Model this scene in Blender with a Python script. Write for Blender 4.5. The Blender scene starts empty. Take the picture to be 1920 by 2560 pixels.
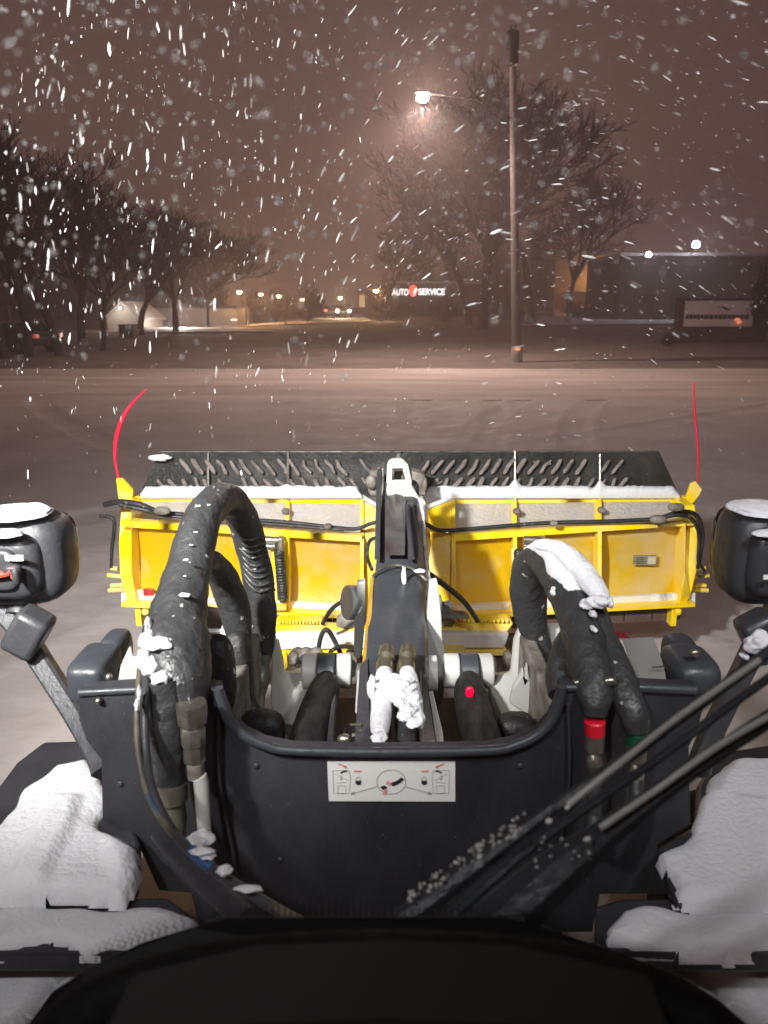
import bpy, bmesh, math, random
from mathutils import Vector, Matrix, noise
random.seed(7)
S = bpy.context.scene
COL = S.collection
R = math.radians

# ------------------------------------------------------------------ camera
CAMZ, PITCH, F = 2.3, R(14.85), 1923.0      # metres, tilt down, focal length in photo pixels (1920x2560)
cam_d = bpy.data.cameras.new('camera'); cam = bpy.data.objects.new('camera', cam_d); COL.objects.link(cam)
cam.location = (0, 0, CAMZ); cam.rotation_euler = (R(90) - PITCH, 0, 0)
cam_d.sensor_fit = 'VERTICAL'; cam_d.sensor_height = 36; cam_d.lens = 36 * F / 2560
cam_d.clip_start = 0.05; cam_d.clip_end = 2000
cam_d.dof.use_dof = True; cam_d.dof.focus_distance = 3.2; cam_d.dof.aperture_fstop = 3.8
S.camera = cam

# ------------------------------------------------------------------ sky, exposure
S.view_settings.view_transform = 'Standard'; S.view_settings.look = 'None'
S.view_settings.exposure = 0.0; S.view_settings.gamma = 1.0
W = bpy.data.worlds.new("World"); S.world = W; W.use_nodes = True
nt = W.node_tree; nt.nodes.clear()
n_out = nt.nodes.new('ShaderNodeOutputWorld'); n_bg = nt.nodes.new('ShaderNodeBackground')
n_tc = nt.nodes.new('ShaderNodeTexCoord'); n_sep = nt.nodes.new('ShaderNodeSeparateXYZ')
n_ramp = nt.nodes.new('ShaderNodeValToRGB')
nt.links.new(n_tc.outputs['Generated'], n_sep.inputs[0])
e = n_ramp.color_ramp.elements
e[0].position = 0.0; e[0].color = (.180, .112, .088, 1)
e[1].position = 0.8; e[1].color = (.060, .033, .030, 1)
m_ = e.new(0.12); m_.color = (.142, .088, .074, 1)
m_ = e.new(0.32); m_.color = (.104, .062, .054, 1)
nt.links.new(n_sep.outputs['Z'], n_ramp.inputs[0])
# town glow: brighter sky straight down the street
n_dot = nt.nodes.new('ShaderNodeVectorMath'); n_dot.operation = 'DOT_PRODUCT'
n_dot.inputs[1].default_value = Vector((-0.08, 1, 0.12)).normalized()
nt.links.new(n_tc.outputs['Generated'], n_dot.inputs[0])
n_mr = nt.nodes.new('ShaderNodeMapRange'); n_mr.inputs[1].default_value = .80; n_mr.inputs[2].default_value = 1.0
n_mr.inputs[3].default_value = .80; n_mr.inputs[4].default_value = 1.15; n_mr.interpolation_type = 'SMOOTHSTEP'
nt.links.new(n_dot.outputs['Value'], n_mr.inputs[0])
nt.links.new(n_ramp.outputs[0], n_bg.inputs['Color']); nt.links.new(n_mr.outputs[0], n_bg.inputs['Strength'])
nt.links.new(n_bg.outputs[0], n_out.inputs['Surface'])

S.cycles.use_denoising = True
S.cycles.max_bounces = 6; S.cycles.volume_bounces = 1; S.cycles.transparent_max_bounces = 12
S.cycles.sample_clamp_indirect = 3.0; S.cycles.caustics_reflective = False; S.cycles.caustics_refractive = False

# ------------------------------------------------------------------ projection helpers (photo pixel + distance -> world point)
ct, st = math.cos(PITCH), math.sin(PITCH)
def ray(px, py):
    u, v = (px - 960) / F, (1280 - py) / F
    return Vector((u, ct + v * st, -st + v * ct))
def at(px, py, Y):
    d = ray(px, py); return Vector((0, 0, CAMZ)) + d * (Y / d.y)
def atz(px, py, z):
    d = ray(px, py); return Vector((0, 0, CAMZ)) + d * ((z - CAMZ) / d.z)
def terrain(x, y):
    if y < 28.6: return 0.0
    return .13 + (min(y, 170) - 28.6) * .016
def onground(px, py):
    d = ray(px, py); t = 5.0
    while t < 400:
        p = Vector((0, 0, CAMZ)) + d * t
        if p.z <= terrain(p.x, p.y): return p
        t += .1
    return Vector((0, 0, CAMZ)) + d * 150
def mpp(Y): return Y / (F * .96)             # rough metres per photo pixel at distance Y

# ------------------------------------------------------------------ materials
MATS = {}
def mat(name, col, rough=.6, metal=0, bump=0, bscale=30, var=0, vscale=5, var_col=None, emit=None, estr=0, spec=.5,
        speck=0, speck_scale=60, speck_col=(.7, .7, .7), dust=0, coat=0, stretch=None):
    if name in MATS: return MATS[name]
    m = bpy.data.materials.new(name); m.use_nodes = True; t = m.node_tree; b = t.nodes['Principled BSDF']
    b.inputs['Base Color'].default_value = (*col, 1); b.inputs['Roughness'].default_value = rough
    b.inputs['Metallic'].default_value = metal; b.inputs['Specular IOR Level'].default_value = spec
    b.inputs['Coat Weight'].default_value = coat
    tc = t.nodes.new('ShaderNodeTexCoord'); src = tc.outputs['Object']
    if stretch:
        mp = t.nodes.new('ShaderNodeMapping'); mp.inputs['Scale'].default_value = stretch
        t.links.new(src, mp.inputs[0]); src = mp.outputs[0]
    cur = None
    def noi(scale, detail=4):
        n = t.nodes.new('ShaderNodeTexNoise'); n.inputs['Scale'].default_value = scale; n.inputs['Detail'].default_value = detail
        t.links.new(src, n.inputs['Vector']); return n.outputs['Fac']
    def mixcol(a, bcol, fac):
        mx = t.nodes.new('ShaderNodeMix'); mx.data_type = 'RGBA'
        if a is None: mx.inputs[6].default_value = (*col, 1)
        else: t.links.new(a, mx.inputs[6])
        mx.inputs[7].default_value = (*bcol, 1); t.links.new(fac, mx.inputs[0]); return mx.outputs[2]
    def rng(s, lo, hi, a=0, bb=1):
        r = t.nodes.new('ShaderNodeMapRange'); r.inputs[1].default_value = lo; r.inputs[2].default_value = hi
        r.inputs[3].default_value = a; r.inputs[4].default_value = bb; t.links.new(s, r.inputs[0]); return r.outputs[0]
    if var:
        cur = mixcol(cur, var_col or tuple(c * .5 for c in col), rng(noi(vscale), .35, .7, 0, var))
    if dust:                                   # thin film of wind-blown snow clinging in patches
        cur = mixcol(cur, (.84, .80, .72), rng(noi(3.2, 8), .44, .68, 0, dust))
    if speck:
        cur = mixcol(cur, speck_col, rng(noi(speck_scale, 2), .72 - speck * .1, .76 - speck * .1))
    if cur: t.links.new(cur, b.inputs['Base Color'])
    if bump:
        bp = t.nodes.new('ShaderNodeBump'); bp.inputs['Strength'].default_value = bump; bp.inputs['Distance'].default_value = .02
        t.links.new(noi(bscale, 6), bp.inputs['Height']); t.links.new(bp.outputs[0], b.inputs['Normal'])
        rr = rng(noi(bscale * .4), .3, .7, max(.05, rough - .12), min(1, rough + .12)); t.links.new(rr, b.inputs['Roughness'])
    if emit:
        b.inputs['Emission Color'].default_value = (*emit, 1); b.inputs['Emission Strength'].default_value = estr
    MATS[name] = m; return m
snow = mat('snow', (.66, .66, .68), .85, bump=.35, bscale=70, spec=.3)
b_ = snow.node_tree.nodes['Principled BSDF']; b_.inputs['Subsurface Weight'].default_value = .5; b_.inputs['Subsurface Radius'].default_value = (.012, .011, .010); b_.inputs['Subsurface Scale'].default_value = 1.0
snow_ground = mat('snow_ground', (.60, .555, .54), .8, bump=.9, bscale=4.5, var=.8, vscale=.8, var_col=(.46, .42, .40))
snow_road = mat('snow_road', (.66, .58, .54), .8, bump=.8, bscale=3.5, var=.9, vscale=.6, var_col=(.40, .34, .31), stretch=(.25, 1.6, 1))
verge_m = mat('snowy_grass', (.22, .18, .165), .95, bump=1, bscale=2, var=.8, vscale=.6, var_col=(.12, .10, .085))
lot_m = mat('snow_lot', (.7, .66, .66), .8, bump=.3, bscale=1, var=.5, vscale=.2, var_col=(.5, .47, .47), stretch=(.3, 1, 1))
yellow = mat('yellow_paint', (.93, .645, .006), .42, dust=.5, bump=.04, bscale=60, coat=.2)
yellow_clean = mat('yellow_paint_clean', (.93, .645, .006), .38, dust=.25, coat=.3)
yellow_frost = mat('yellow_paint_frosted', (.76, .70, .60), .7, var=1, vscale=4, var_col=(.68, .67, .67), bump=.4, bscale=40)
rubber = mat('black_rubber', (.018, .018, .018), .55, bump=.3, bscale=60, speck=.4, speck_scale=45, speck_col=(.22, .2, .18))
sleeve = mat('hose_sleeve', (.030, .031, .032), .45, bump=.5, bscale=28, var=.6, vscale=9, var_col=(.045, .046, .046), speck=.2, speck_scale=38, speck_col=(.35, .35, .33))
blackplas = mat('black_plastic', (.020, .021, .025), .5, bump=.12, bscale=180, var=.9, vscale=3.2, var_col=(.055, .055, .060), stretch=(1, 1, .5), spec=.35)
greyplas = mat('grey_plastic', (.036, .037, .040), .42, bump=.1, bscale=90, var=.4, vscale=6, var_col=(.06, .06, .065))
greysteel = mat('grey_painted_steel', (.036, .040, .046), .42, bump=.1, bscale=60, var=.6, vscale=8, var_col=(.05, .055, .062))
whitepaint = mat('white_paint', (.50, .50, .47), .45, var=.5, vscale=6, var_col=(.36, .355, .32), bump=.08)
steel = mat('zinc_steel', (.42, .40, .34), .35, metal=.9, var=.6, vscale=20, var_col=(.25, .23, .18), bump=.15)
brownsteel = mat('rusty_steel', (.09, .06, .045), .7, bump=.4, var=.5)
mudsteel = mat('grimy_steel', (.10, .085, .065), .6, bump=.5, bscale=25, var=.8, vscale=14, var_col=(.3, .28, .25))
redp = mat('red_plastic', (.72, .01, .03), .4)
greenp = mat('green_plastic', (.0, .10, .045), .4)
bluep = mat('blue_tape', (.02, .08, .2), .5)
labelw = mat('label_white', (.78, .79, .75), .5)
labelg = mat('label_grey', (.42, .42, .40), .6)
labelk = mat('label_black', (.02, .02, .03), .5)
labelr = mat('label_red', (.75, .25, .25), .5)
cabin = mat('dash_black', (.0025, .0025, .0025), .75, bump=.2, bscale=120, spec=.08)
frit = mat('frit_black', (.004, .004, .005), .7, spec=.2)
redrod = mat('red_fibreglass', (.55, .02, .05), .4)
bark = mat('bark', (.030, .024, .020), .95, bump=.5)
wood = mat('weathered_wood', (.13, .11, .10), .9, bump=.5, bscale=12, var=.6, vscale=6, stretch=(4, 4, .3))
brickd = mat('dark_brick', (.05, .042, .040), .9, bump=.3)
bwall = mat('pale_siding', (.55, .50, .45), .8, var=.3, bump=.2)
tan = mat('tan_wall', (.50, .36, .23), .85, var=.4, vscale=.5)
darkwall = mat('dark_wall', (.028, .025, .027), .9, var=.4, vscale=.4)
roofm = mat('snowy_roof', (.4, .37, .36), .9)
tyre = mat('tyre', (.015, .015, .015), .85, bump=.6, bscale=40)
carp = mat('car_paint', (.03, .03, .035), .3, coat=.5)
glassd = mat('dark_glass', (.01, .01, .012), .1)
def em(name, c, s): return mat(name, (.8, .8, .8), .5, emit=c, estr=s)
lampwarm = em('lamp_warm', (1, .80, .68), 420)
lampsodium = em('lamp_sodium', (1, .62, .25), 26)
lampyel = em('lamp_yellow', (1, .85, .4), 34)
lampwhite = em('lamp_white', (.86, .88, 1), 60)
signw = em('sign_white', (1, .95, .92), 2.4)
signr = em('sign_red', (1, .08, .04), 1.8)
headw = em('head_white', (1, .93, .85), 40)
tailr = em('tail_red', (1, .03, .04), 6)

# ------------------------------------------------------------------ object helpers
def link(name, bm, m, parent=None, smooth=True, bevel=0, loc=None, split=False):
    if split:                                  # every loose piece becomes an object of its own
        bm.verts.index_update(); seen = set(); first = None; isl = []
        for v in bm.verts:
            if v in seen: continue
            st_ = [v]; seen.add(v); comp = []
            while st_:
                q = st_.pop(); comp.append(q)
                for e_ in q.link_edges:
                    w = e_.other_vert(q)
                    if w not in seen: seen.add(w); st_.append(w)
            isl.append(comp)
        for comp in isl:
            nb = bmesh.new(); mp = {v: nb.verts.new(v.co) for v in comp}
            for f in {f for v in comp for f in v.link_faces}:
                g_ = nb.faces.new([mp[v] for v in f.verts]); g_.material_index = f.material_index
            o = link(name, nb, m, parent, smooth, bevel); first = first or o
        bm.free(); return first
    me = bpy.data.meshes.new(name)
    bmesh.ops.recalc_face_normals(bm, faces=bm.faces)
    bm.to_mesh(me); bm.free()
    if not isinstance(m, (list, tuple)): m = [m]
    for q in m: me.materials.append(q)
    o = bpy.data.objects.new(name, me); COL.objects.link(o)
    if smooth:
        for p in me.polygons: p.use_smooth = True
        if bevel:
            md = o.modifiers.new('bevel', 'BEVEL'); md.width = bevel; md.segments = 2; md.limit_method = 'ANGLE'; md.angle_limit = R(30)
            md.harden_normals = False
        ok = md = None
        me.set_sharp_from_angle(angle=R(38)) if m[0].name != 'snow' else None
    if parent is not None:
        o.parent = parent
        o.matrix_parent_inverse = Matrix.Translation(parent.location).inverted() if parent.type == 'EMPTY' else Matrix.Identity(4)
    return o
def tag(o, label=None, cat=None, group=None, kind=None):
    if label: o['label'] = label
    if cat: o['category'] = cat
    if group: o['group'] = group
    if kind: o['kind'] = kind
    return o
def thing(name, loc, label, cat, group=None):
    o = bpy.data.objects.new(name, None); o.empty_display_size = .2; COL.objects.link(o); o.location = loc
    return tag(o, label, cat, group)
def NB(): return bmesh.new()
def box(bm, c, s, rot=None, mi=0):
    r = bmesh.ops.create_cube(bm, size=1); M = Matrix.Translation(Vector(c)) @ (rot.to_4x4() if rot else Matrix.Identity(4)) @ Matrix.Diagonal((*s, 1))
    bmesh.ops.transform(bm, matrix=M, verts=r['verts'])
    for f in {f for v in r['verts'] for f in v.link_faces}: f.material_index = mi
    return r['verts']
def prism(bm, pts, off, mi=0):                # pts: world points of a face; off: extrusion vector
    a = [bm.verts.new(p) for p in pts]; b = [bm.verts.new(Vector(p) + Vector(off)) for p in pts]
    fs = [bm.faces.new(a), bm.faces.new(b[::-1])]; n = len(a)
    for i in range(n): fs.append(bm.faces.new((a[i], b[i], b[(i + 1) % n], a[(i + 1) % n])))
    for f in fs: f.material_index = mi; f.normal_update()
    if n > 4: bmesh.ops.triangulate(bm, faces=fs[:2], ngon_method='EAR_CLIP')
def pplate(bm, pts, Y, th, mi=0):             # pts px; Y number or per-point third value; thickness away from the viewer
    w = [at(p[0], p[1], p[2] if len(p) > 2 else Y) for p in pts]
    prism(bm, w, (0, th, 0), mi)
def cr(P, n):                                  # catmull-rom through tuples
    out = []; L = len(P)
    for i in range(L - 1):
        p0, p1, p2, p3 = P[max(i - 1, 0)], P[i], P[i + 1], P[min(i + 2, L - 1)]
        for k in range(n):
            t = k / n
            out.append(tuple(.5 * (2 * b + (c - a) * t + (2 * a - 5 * b + 4 * c - d) * t * t + (3 * b - a - 3 * c + d) * t ** 3)
                             for a, b, c, d in zip(p0, p1, p2, p3)))
    out.append(tuple(P[-1])); return out
def sweep(bm, pts, seg=12, caps=True, wr=0, wf=12, mi=0, seed=0, shape=None):
    """pts: list of (x,y,z,r). wr = wrinkle amount (relative), shape = optional list of unit (a,b) section offsets"""
    rings = []; up = Vector((0, 0, 1)); prev = None
    P = [Vector(p[:3]) for p in pts]
    for i, p in enumerate(pts):
        d = (P[min(i + 1, len(P) - 1)] - P[max(i - 1, 0)]).normalized()
        if prev is None:
            a = d.cross(Vector((1, 0, 0))); a = a if a.length > .2 else d.cross(Vector((0, 1, 0)))
        else: a = prev - d * prev.dot(d)
        a.normalize(); prev = a; b = d.cross(a)
        ring = []
        sec = shape or [(math.cos(2 * math.pi * k / seg), math.sin(2 * math.pi * k / seg)) for k in range(seg)]
        for k, (ca, sa) in enumerate(sec):
            q = P[i] + (a * ca + b * sa) * p[3]
            if wr:
                nz = noise.noise(q * wf + Vector((seed, 0, 0))) + .5 * noise.noise(q * wf * 2.7 + Vector((0, seed, 0)))
                q += (q - P[i]) * nz * wr
            ring.append(bm.verts.new(q))
        rings.append(ring)
    n = len(rings[0])
    for i in range(len(rings) - 1):
        for k in range(n):
            f = bm.faces.new((rings[i][k], rings[i][(k + 1) % n], rings[i + 1][(k + 1) % n], rings[i + 1][k])); f.material_index = mi
    if caps:
        for r in (rings[0], rings[-1]):
            f = bm.faces.new(r if r is rings[0] else r[::-1]); f.material_index = mi
def W4(P):                                     # px polyline (px,py,Y,width px) -> world with radius
    out = []
    for px, py, Y, w in P:
        d = ray(px, py); out.append((*at(px, py, Y), w / 2 / F * (Y / d.y)))
    return out
def hose(name, P, m, parent, n=8, seg=14, wr=0, wf=14, **k):
    bm = NB(); sweep(bm, cr(W4(P), n), seg, wr=wr, wf=wf, seed=len(P)); return link(name, bm, m, parent, **k)
def superell(bm, c, s, e=.45, nu=32, nv=20, mi=0):
    def pw(x): return math.copysign(abs(x) ** e, x)
    c = Vector(c); g = []
    for j in range(nv + 1):
        ph = -math.pi / 2 + math.pi * j / nv; row = []
        for i in range(nu):
            th = 2 * math.pi * i / nu
            row.append(bm.verts.new(c + Vector((s[0] / 2 * pw(math.cos(ph)) * pw(math.cos(th)), s[1] / 2 * pw(math.sin(ph)), s[2] / 2 * pw(math.cos(ph)) * pw(math.sin(th))))))
        g.append(row)
    for j in range(nv):
        for i in range(nu):
            f = bm.faces.new((g[j][i], g[j][(i + 1) % nu], g[j + 1][(i + 1) % nu], g[j + 1][i])); f.material_index = mi
    bmesh.ops.remove_doubles(bm, verts=g[0] + g[-1], dist=1e-5)
def inside(x, y, poly):
    c = False; j = len(poly) - 1
    for i in range(len(poly)):
        xi, yi = poly[i]; xj, yj = poly[j]
        if (yi > y) != (yj > y) and x < (xj - xi) * (y - yi) / (yj - yi) + xi: c = not c
        j = i
    return c
def edist(x, y, poly):
    best = 9
    for i in range(len(poly)):
        ax, ay = poly[i]; bx, by = poly[(i + 1) % len(poly)]
        dx, dy = bx - ax, by - ay; L = dx * dx + dy * dy or 1e-9
        t = max(0, min(1, ((x - ax) * dx + (y - ay) * dy) / L)); best = min(best, math.hypot(x - ax - t * dx, y - ay - t * dy))
    return best
def snowpad(name, poly, z, h, parent, cell=.012, edge=.05, wob=.012, ridges=None, m=None, zf=None):
    """drift of snow lying on a flat top: poly in world (x,y), rising to h over `edge` metres"""
    xs = [p[0] for p in poly]; ys = [p[1] for p in poly]; bm = NB(); V = {}
    x0, y0 = min(xs) - .02, min(ys) - .02; nx = int((max(xs) - x0) / cell) + 3; ny = int((max(ys) - y0) / cell) + 3
    for i in range(nx):
        for j in range(ny):
            x, y = x0 + i * cell, y0 + j * cell
            w = noise.noise(Vector((x * 9, y * 9, 3))) * wob
            d = edist(x, y, poly) * (1 if inside(x, y, poly) else -1) + w
            if d < -cell * 1.2: continue
            t = max(0, min(1, d / edge)); hh = h * math.sqrt(1 - (1 - t) ** 2) if d > 0 else -.022
            hh += (noise.noise(Vector((x * 5, y * 5, 0))) * .12 + noise.noise(Vector((x * 22, y * 22, 0))) * .04) * h * t
            if ridges:
                for (rp, rh) in ridges:
                    dd = edist(x, y, rp) * (1 if inside(x, y, rp) else -1)
                    hh += rh * max(0, min(1, (dd + .015) / .03)) * t
            V[i, j] = bm.verts.new((x, y, (zf(x, y) if zf else z) + hh))
    for (i, j) in list(V):
        q = [(i, j), (i + 1, j), (i + 1, j + 1), (i, j + 1)]
        if all(k in V for k in q): bm.faces.new([V[k] for k in q])
    bmesh.ops.delete(bm, geom=[v for v in bm.verts if not v.link_faces], context='VERTS')
    return link(name, bm, m or snow, parent)
def snowcap(bm, pts, r0, r1, ang=1.0, lift=.35, off=0):
    """snow clinging along the upper side of a swept hose, from sample r0 to r1"""
    P = [Vector(p[:3]) for p in pts]; rings = []; n = 12
    for i in range(r0, r1 + 1):
        d = (P[min(i + 1, len(P) - 1)] - P[max(i - 1, 0)]).normalized()
        side = d.cross(Vector((0, -.35, 1))).normalized(); u = side.cross(d).normalized()
        t = (i - r0) / (r1 - r0); env = math.sqrt(max(0, math.sin(math.pi * t)))
        row = []
        for k in range(n + 1):
            s = k / n * 2 - 1; a = s * ang * (.35 + .65 * env) * (1 + .22 * noise.noise(P[i] * 11 + Vector((s, 0, 0)))) + off
            rr = pts[i][3] * (.97 + lift * env * max(0, 1 - s * s) ** .5 * (1 + .4 * noise.noise(P[i] * 23 + Vector((k, 0, 0)))))
            row.append(bm.verts.new(P[i] + (side * math.sin(a) + u * math.cos(a)) * rr))
        rings.append(row)
    for i in range(len(rings) - 1):
        for k in range(n): bm.faces.new((rings[i][k], rings[i][k + 1], rings[i + 1][k + 1], rings[i + 1][k]))
def lump(bm, px, py, Y, w, h, dep=.05, seed=0):
    """irregular clump of snow"""
    c = at(px, py, Y); k = Y / ray(px, py).y / F
    r = bmesh.ops.create_icosphere(bm, subdivisions=4 if w > 26 else 3, radius=1)
    for v in r['verts']:
        n = noise.noise(v.co * 1.6 + Vector((seed * 3.1, px * .01, 0))) * .36 + noise.noise(v.co * 3.5 + Vector((seed, 0, 5))) * .09 + noise.noise(v.co * 9 + Vector((seed, 3, 5))) * .02
        q = v.co * (1 + n); v.co = c + Vector((q.x * w / 2 * k, q.y * dep, q.z * h / 2 * k))

# ================================================================== SETTING
def grid(bm, xs, ys, zf):
    g = [[bm.verts.new((x, y, zf(x, y))) for x in xs] for y in ys]
    for j in range(len(ys) - 1):
        for i in range(len(xs) - 1): bm.faces.new((g[j][i], g[j][i + 1], g[j + 1][i + 1], g[j + 1][i]))
def frange(a, b, s):
    n = max(1, round((b - a) / s)); return [a + (b - a) * i / n for i in range(n + 1)]
TRK = [(-5.2, .55, -.012), (-3.4, .55, -.012), (2.6, -.35, .02), (4.5, -.35, .02), (9, -1.3, .02), (-14, 1.25, .0)]
def rut(x, y):
    z = .014 * noise.noise(Vector((x * .8, y * .8, 0))) + .008 * noise.noise(Vector((x * 3.1, y * 3.1, 7))) + .05 * max(0, noise.noise(Vector((x * .35 + 4, y * .9, 5))) - .18)
    if y > 2 and abs(x) < 24:
        for a, b, c in TRK:                    # old wheel tracks, half snowed in
            d = abs(x - (a + b * y + c * y * y)) / math.hypot(1, b + 2 * c * y)
            if d < .30: z -= (.028 + .010 * math.sin((y + x * .6) * 21)) * (1 - (d / .30) ** 4)
            elif d < .45: z += .016 * (1 - abs(d - .37) / .08) * (1 + noise.noise(Vector((x * 6, y * 6, 1))))
    return z
bm = NB(); grid(bm, [-400, -60, -24] + frange(-14, 14, .09) + [24, 60, 400], [-40, 0] + frange(2, 20, .10), rut)
tag(link('ground', bm, snow_ground), kind='structure')
bm = NB()
def roadz(x, y):
    t = (y - 20) / 8.6
    z = .012 * noise.noise(Vector((x * .15, y * 1.2, 3))) - .03 * math.exp(-((y - 21.2 - .01 * x) / .25) ** 2) - .03 * math.exp(-((y - 23.0 - .01 * x) / .25) ** 2)
    return z + .02
grid(bm, [-400, -80] + frange(-60, 60, .8) + [80, 400], [20.0, 20.02] + frange(20.2, 28.0, .15), lambda x, y: (roadz(x, y) if y > 20.1 else .0))
tag(link('road', bm, snow_road), kind='structure')
bm = NB()   # ploughed-up ridge and kerb at the far side of the street
grid(bm, [-400, -80] + frange(-60, 60, .5) + [80, 400], frange(28.0, 28.8, .1),
     lambda x, y: .02 + .12 * min(1, max(0, (y - 28.0) / .5)) + .03 * noise.noise(Vector((x, y * 2, 1))))
tag(link('kerb', bm, snow_road), kind='structure')
bm = NB()
grid(bm, [-600, -150] + frange(-90, 90, 1.5) + [150, 600], [28.8] + frange(29.5, 110, 1.2) + [130, 170, 260, 700],
     lambda x, y: terrain(x, y) + (.10 * noise.noise(Vector((x * .3, y * .3, 0))) if 30 < y < 120 else 0))
tag(link('verge', bm, verge_m), kind='structure')
def sheet(name, corners, dz, m):
    bm = NB(); P = [onground(*c) for c in corners]; n = 10
    g = []
    for j in range(n + 1):
        row = []
        for i in range(n + 1):
            a = P[0].lerp(P[1], i / n); b = P[3].lerp(P[2], i / n); q = a.lerp(b, j / n)
            row.append(bm.verts.new((q.x, q.y, terrain(q.x, q.y) + dz)))
        g.append(row)
    for j in range(n):
        for i in range(n): bm.faces.new((g[j][i], g[j][i + 1], g[j + 1][i + 1], g[j + 1][i]))
    return tag(link(name, bm, m), kind='structure')
sheet('parking_lot', [(340, 834), (700, 832), (620, 822), (345, 822)], .11, lot_m)
sheet('parking_lot', [(1290, 818), (1960, 808), (1960, 786), (1400, 788)], .11, lot_m)
sheet('street', [(600, 818), (930, 806), (905, 788), (860, 788)], .11, snow_road)

# ---------------- haze (blowing snow in the air)
bm = NB(); box(bm, (0, 130, 19), (420, 300, 44))
hz = link('haze', bm, mat('haze', (0, 0, 0)), smooth=False); tag(hz, kind='stuff')
t = MATS['haze'].node_tree; t.nodes.clear(); o_ = t.nodes.new('ShaderNodeOutputMaterial'); v_ = t.nodes.new('ShaderNodeVolumePrincipled')
v_.inputs['Color'].default_value = (.95, .80, .78, 1); v_.inputs['Density'].default_value = .0046; v_.inputs['Anisotropy'].default_value = .6
t.links.new(v_.outputs[0], o_.inputs['Volume'])

# ---------------- lamps
def point(name, loc, col, power, size=.15, parent=None):
    l = bpy.data.lights.new(name, 'POINT'); l.color = col; l.energy = power; l.shadow_soft_size = size
    o = bpy.data.objects.new(name, l); COL.objects.link(o); o.location = loc
    if parent is not None: o.parent = parent; o.location = Vector(loc) - parent.location
    return o
def rod(bm, a, b, r, seg=8, r2=None, mi=0): sweep(bm, [(*a, r), (*b, r if r2 is None else r2)], seg, mi=mi)

# ---------------- utility pole with a street lamp arm
pb = onground(1291, 905)
pole = thing('utility_pole', pb, 'tall weathered wooden utility pole on the far verge with a street lamp arm', 'utility pole')
ptop = at(1281, 75, pb.y + .3)
bm = NB(); sweep(bm, [(*pb, .19), (*(pb.lerp(ptop, .5)), .155), (*ptop, .125)], 16); link('pole', bm, wood, pole)
bm = NB(); sweep(bm, [(pb.x, pb.y, pb.z - .05, .24), (pb.x, pb.y, pb.z + .55, .235), (pb.x, pb.y, pb.z + .62, .2)], 16); link('base_wrap', bm, mat('grey_wrap', (.30, .27, .25), .8, bump=.3), pole)
bm = NB(); q = at(1294, 872, pb.y - .27); box(bm, q, (.22, .03, .12)); link('reflector', bm, em('reflector_orange', (1, .35, .12), .75), pole)  # light thrown back by the reflector is painted in as emission
bm = NB(); q = at(1281, 120, pb.y - .2); sweep(bm, [(q.x, q.y, q.z - .55, .2), (q.x, q.y, q.z - .5, .24), (q.x, q.y, q.z + .5, .24), (q.x, q.y, q.z + .55, .2)], 14)
rod(bm, (q.x + .08, q.y, q.z + .5), (q.x + .08, q.y, q.z + .75), .04); rod(bm, (q.x - .08, q.y, q.z + .5), (q.x - .08, q.y, q.z + .75), .04)
link('transformer', bm, darkwall, pole)
LY = 31.5; lp = at(1056, 243, LY)
slp = lp + Vector((0, 0, .05)); arm0 = Vector((pb.x - .1, pb.y + .2, slp.z - .9))
bm = NB(); sweep(bm, [(*arm0, .024), (*(arm0.lerp(slp, .5) + Vector((0, 0, .40))), .02), (*(slp + Vector((.3, .1, .08))), .018)], 8); link('lamp_arm', bm, mat('galvanised', (.05, .045, .04), .7), pole)
bm = NB(); superell(bm, slp + Vector((0, 0, .10)), (.60, .34, .12), .8); hd = link('lamp_head', bm, MATS['galvanised'], pole)
bm = NB(); superell(bm, slp + Vector((0, 0, -.09)), (.44, .30, .26), 1); link('lamp_lens', bm, lampwarm, hd)
l = bpy.data.lights.new('street_lamp_light', 'SPOT'); point('street_lamp_glow', slp + Vector((0, -.1, -.12)), (1, .76, .68), 1500, .2, pole)
l.color = (1, .75, .65); l.energy = 4200; l.spot_size = R(160); l.spot_blend = .5; l.shadow_soft_size = .25
o = bpy.data.objects.new('street_lamp_light', l); COL.objects.link(o); o.parent = pole; o.location = slp + Vector((0, -.05, -.3)) - pole.location

# ---------------- far street lamps
def street_lamp(px, py, Y, m, label, power=0, col=(1, .6, .3), w=1.0):
    power *= .45
    q = at(px, py, Y); gz = terrain(q.x, q.y)
    t = thing('street_lamp', Vector((q.x, q.y, gz)), label, 'street lamp', 'lamps glowing in the far street')
    bm = NB(); sweep(bm, [(q.x + .5, q.y, gz, .05), (q.x + .5, q.y, q.z - .2, .035), (q.x + .35, q.y, q.z + .10, .025), (q.x + .1, q.y, q.z + .1, .025)], 6); link('post', bm, darkwall, t)
    bm = NB(); superell(bm, q + Vector((0, 0, .12)), (.5 * w, .4, .10), .8, 12, 8); link('lamp_head', bm, darkwall, t)
    bm = NB(); superell(bm, q, (.40 * w, .3, .26 * w), 1, 12, 8); link('lamp_lens', bm, m, t)
    if power: point('street_lamp_light', q + Vector((0, -.3, -.4)), col, power, .3, t)
street_lamp(598, 730, 68, lampsodium, 'small orange street lamp, leftmost of the far row of lamps', 1500)
street_lamp(652, 736, 74, lampsodium, 'faint orange street lamp just right of the leftmost far lamp', 900)
street_lamp(697, 741, 70, lampsodium, 'small yellow street lamp between bare shrubs, third from left in the far row', 500)
street_lamp(755, 749, 78, lampsodium, 'low small yellow street lamp left of the approaching car', 900)
street_lamp(851, 745, 88, lampyel, 'yellow street lamp right above the oncoming car headlights', 1600, (1, .8, .45))
street_lamp(940, 727, 80, lampsodium, 'bright orange street lamp left of the red and white service sign', 1200, (1, .6, .28), 1.3)
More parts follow.
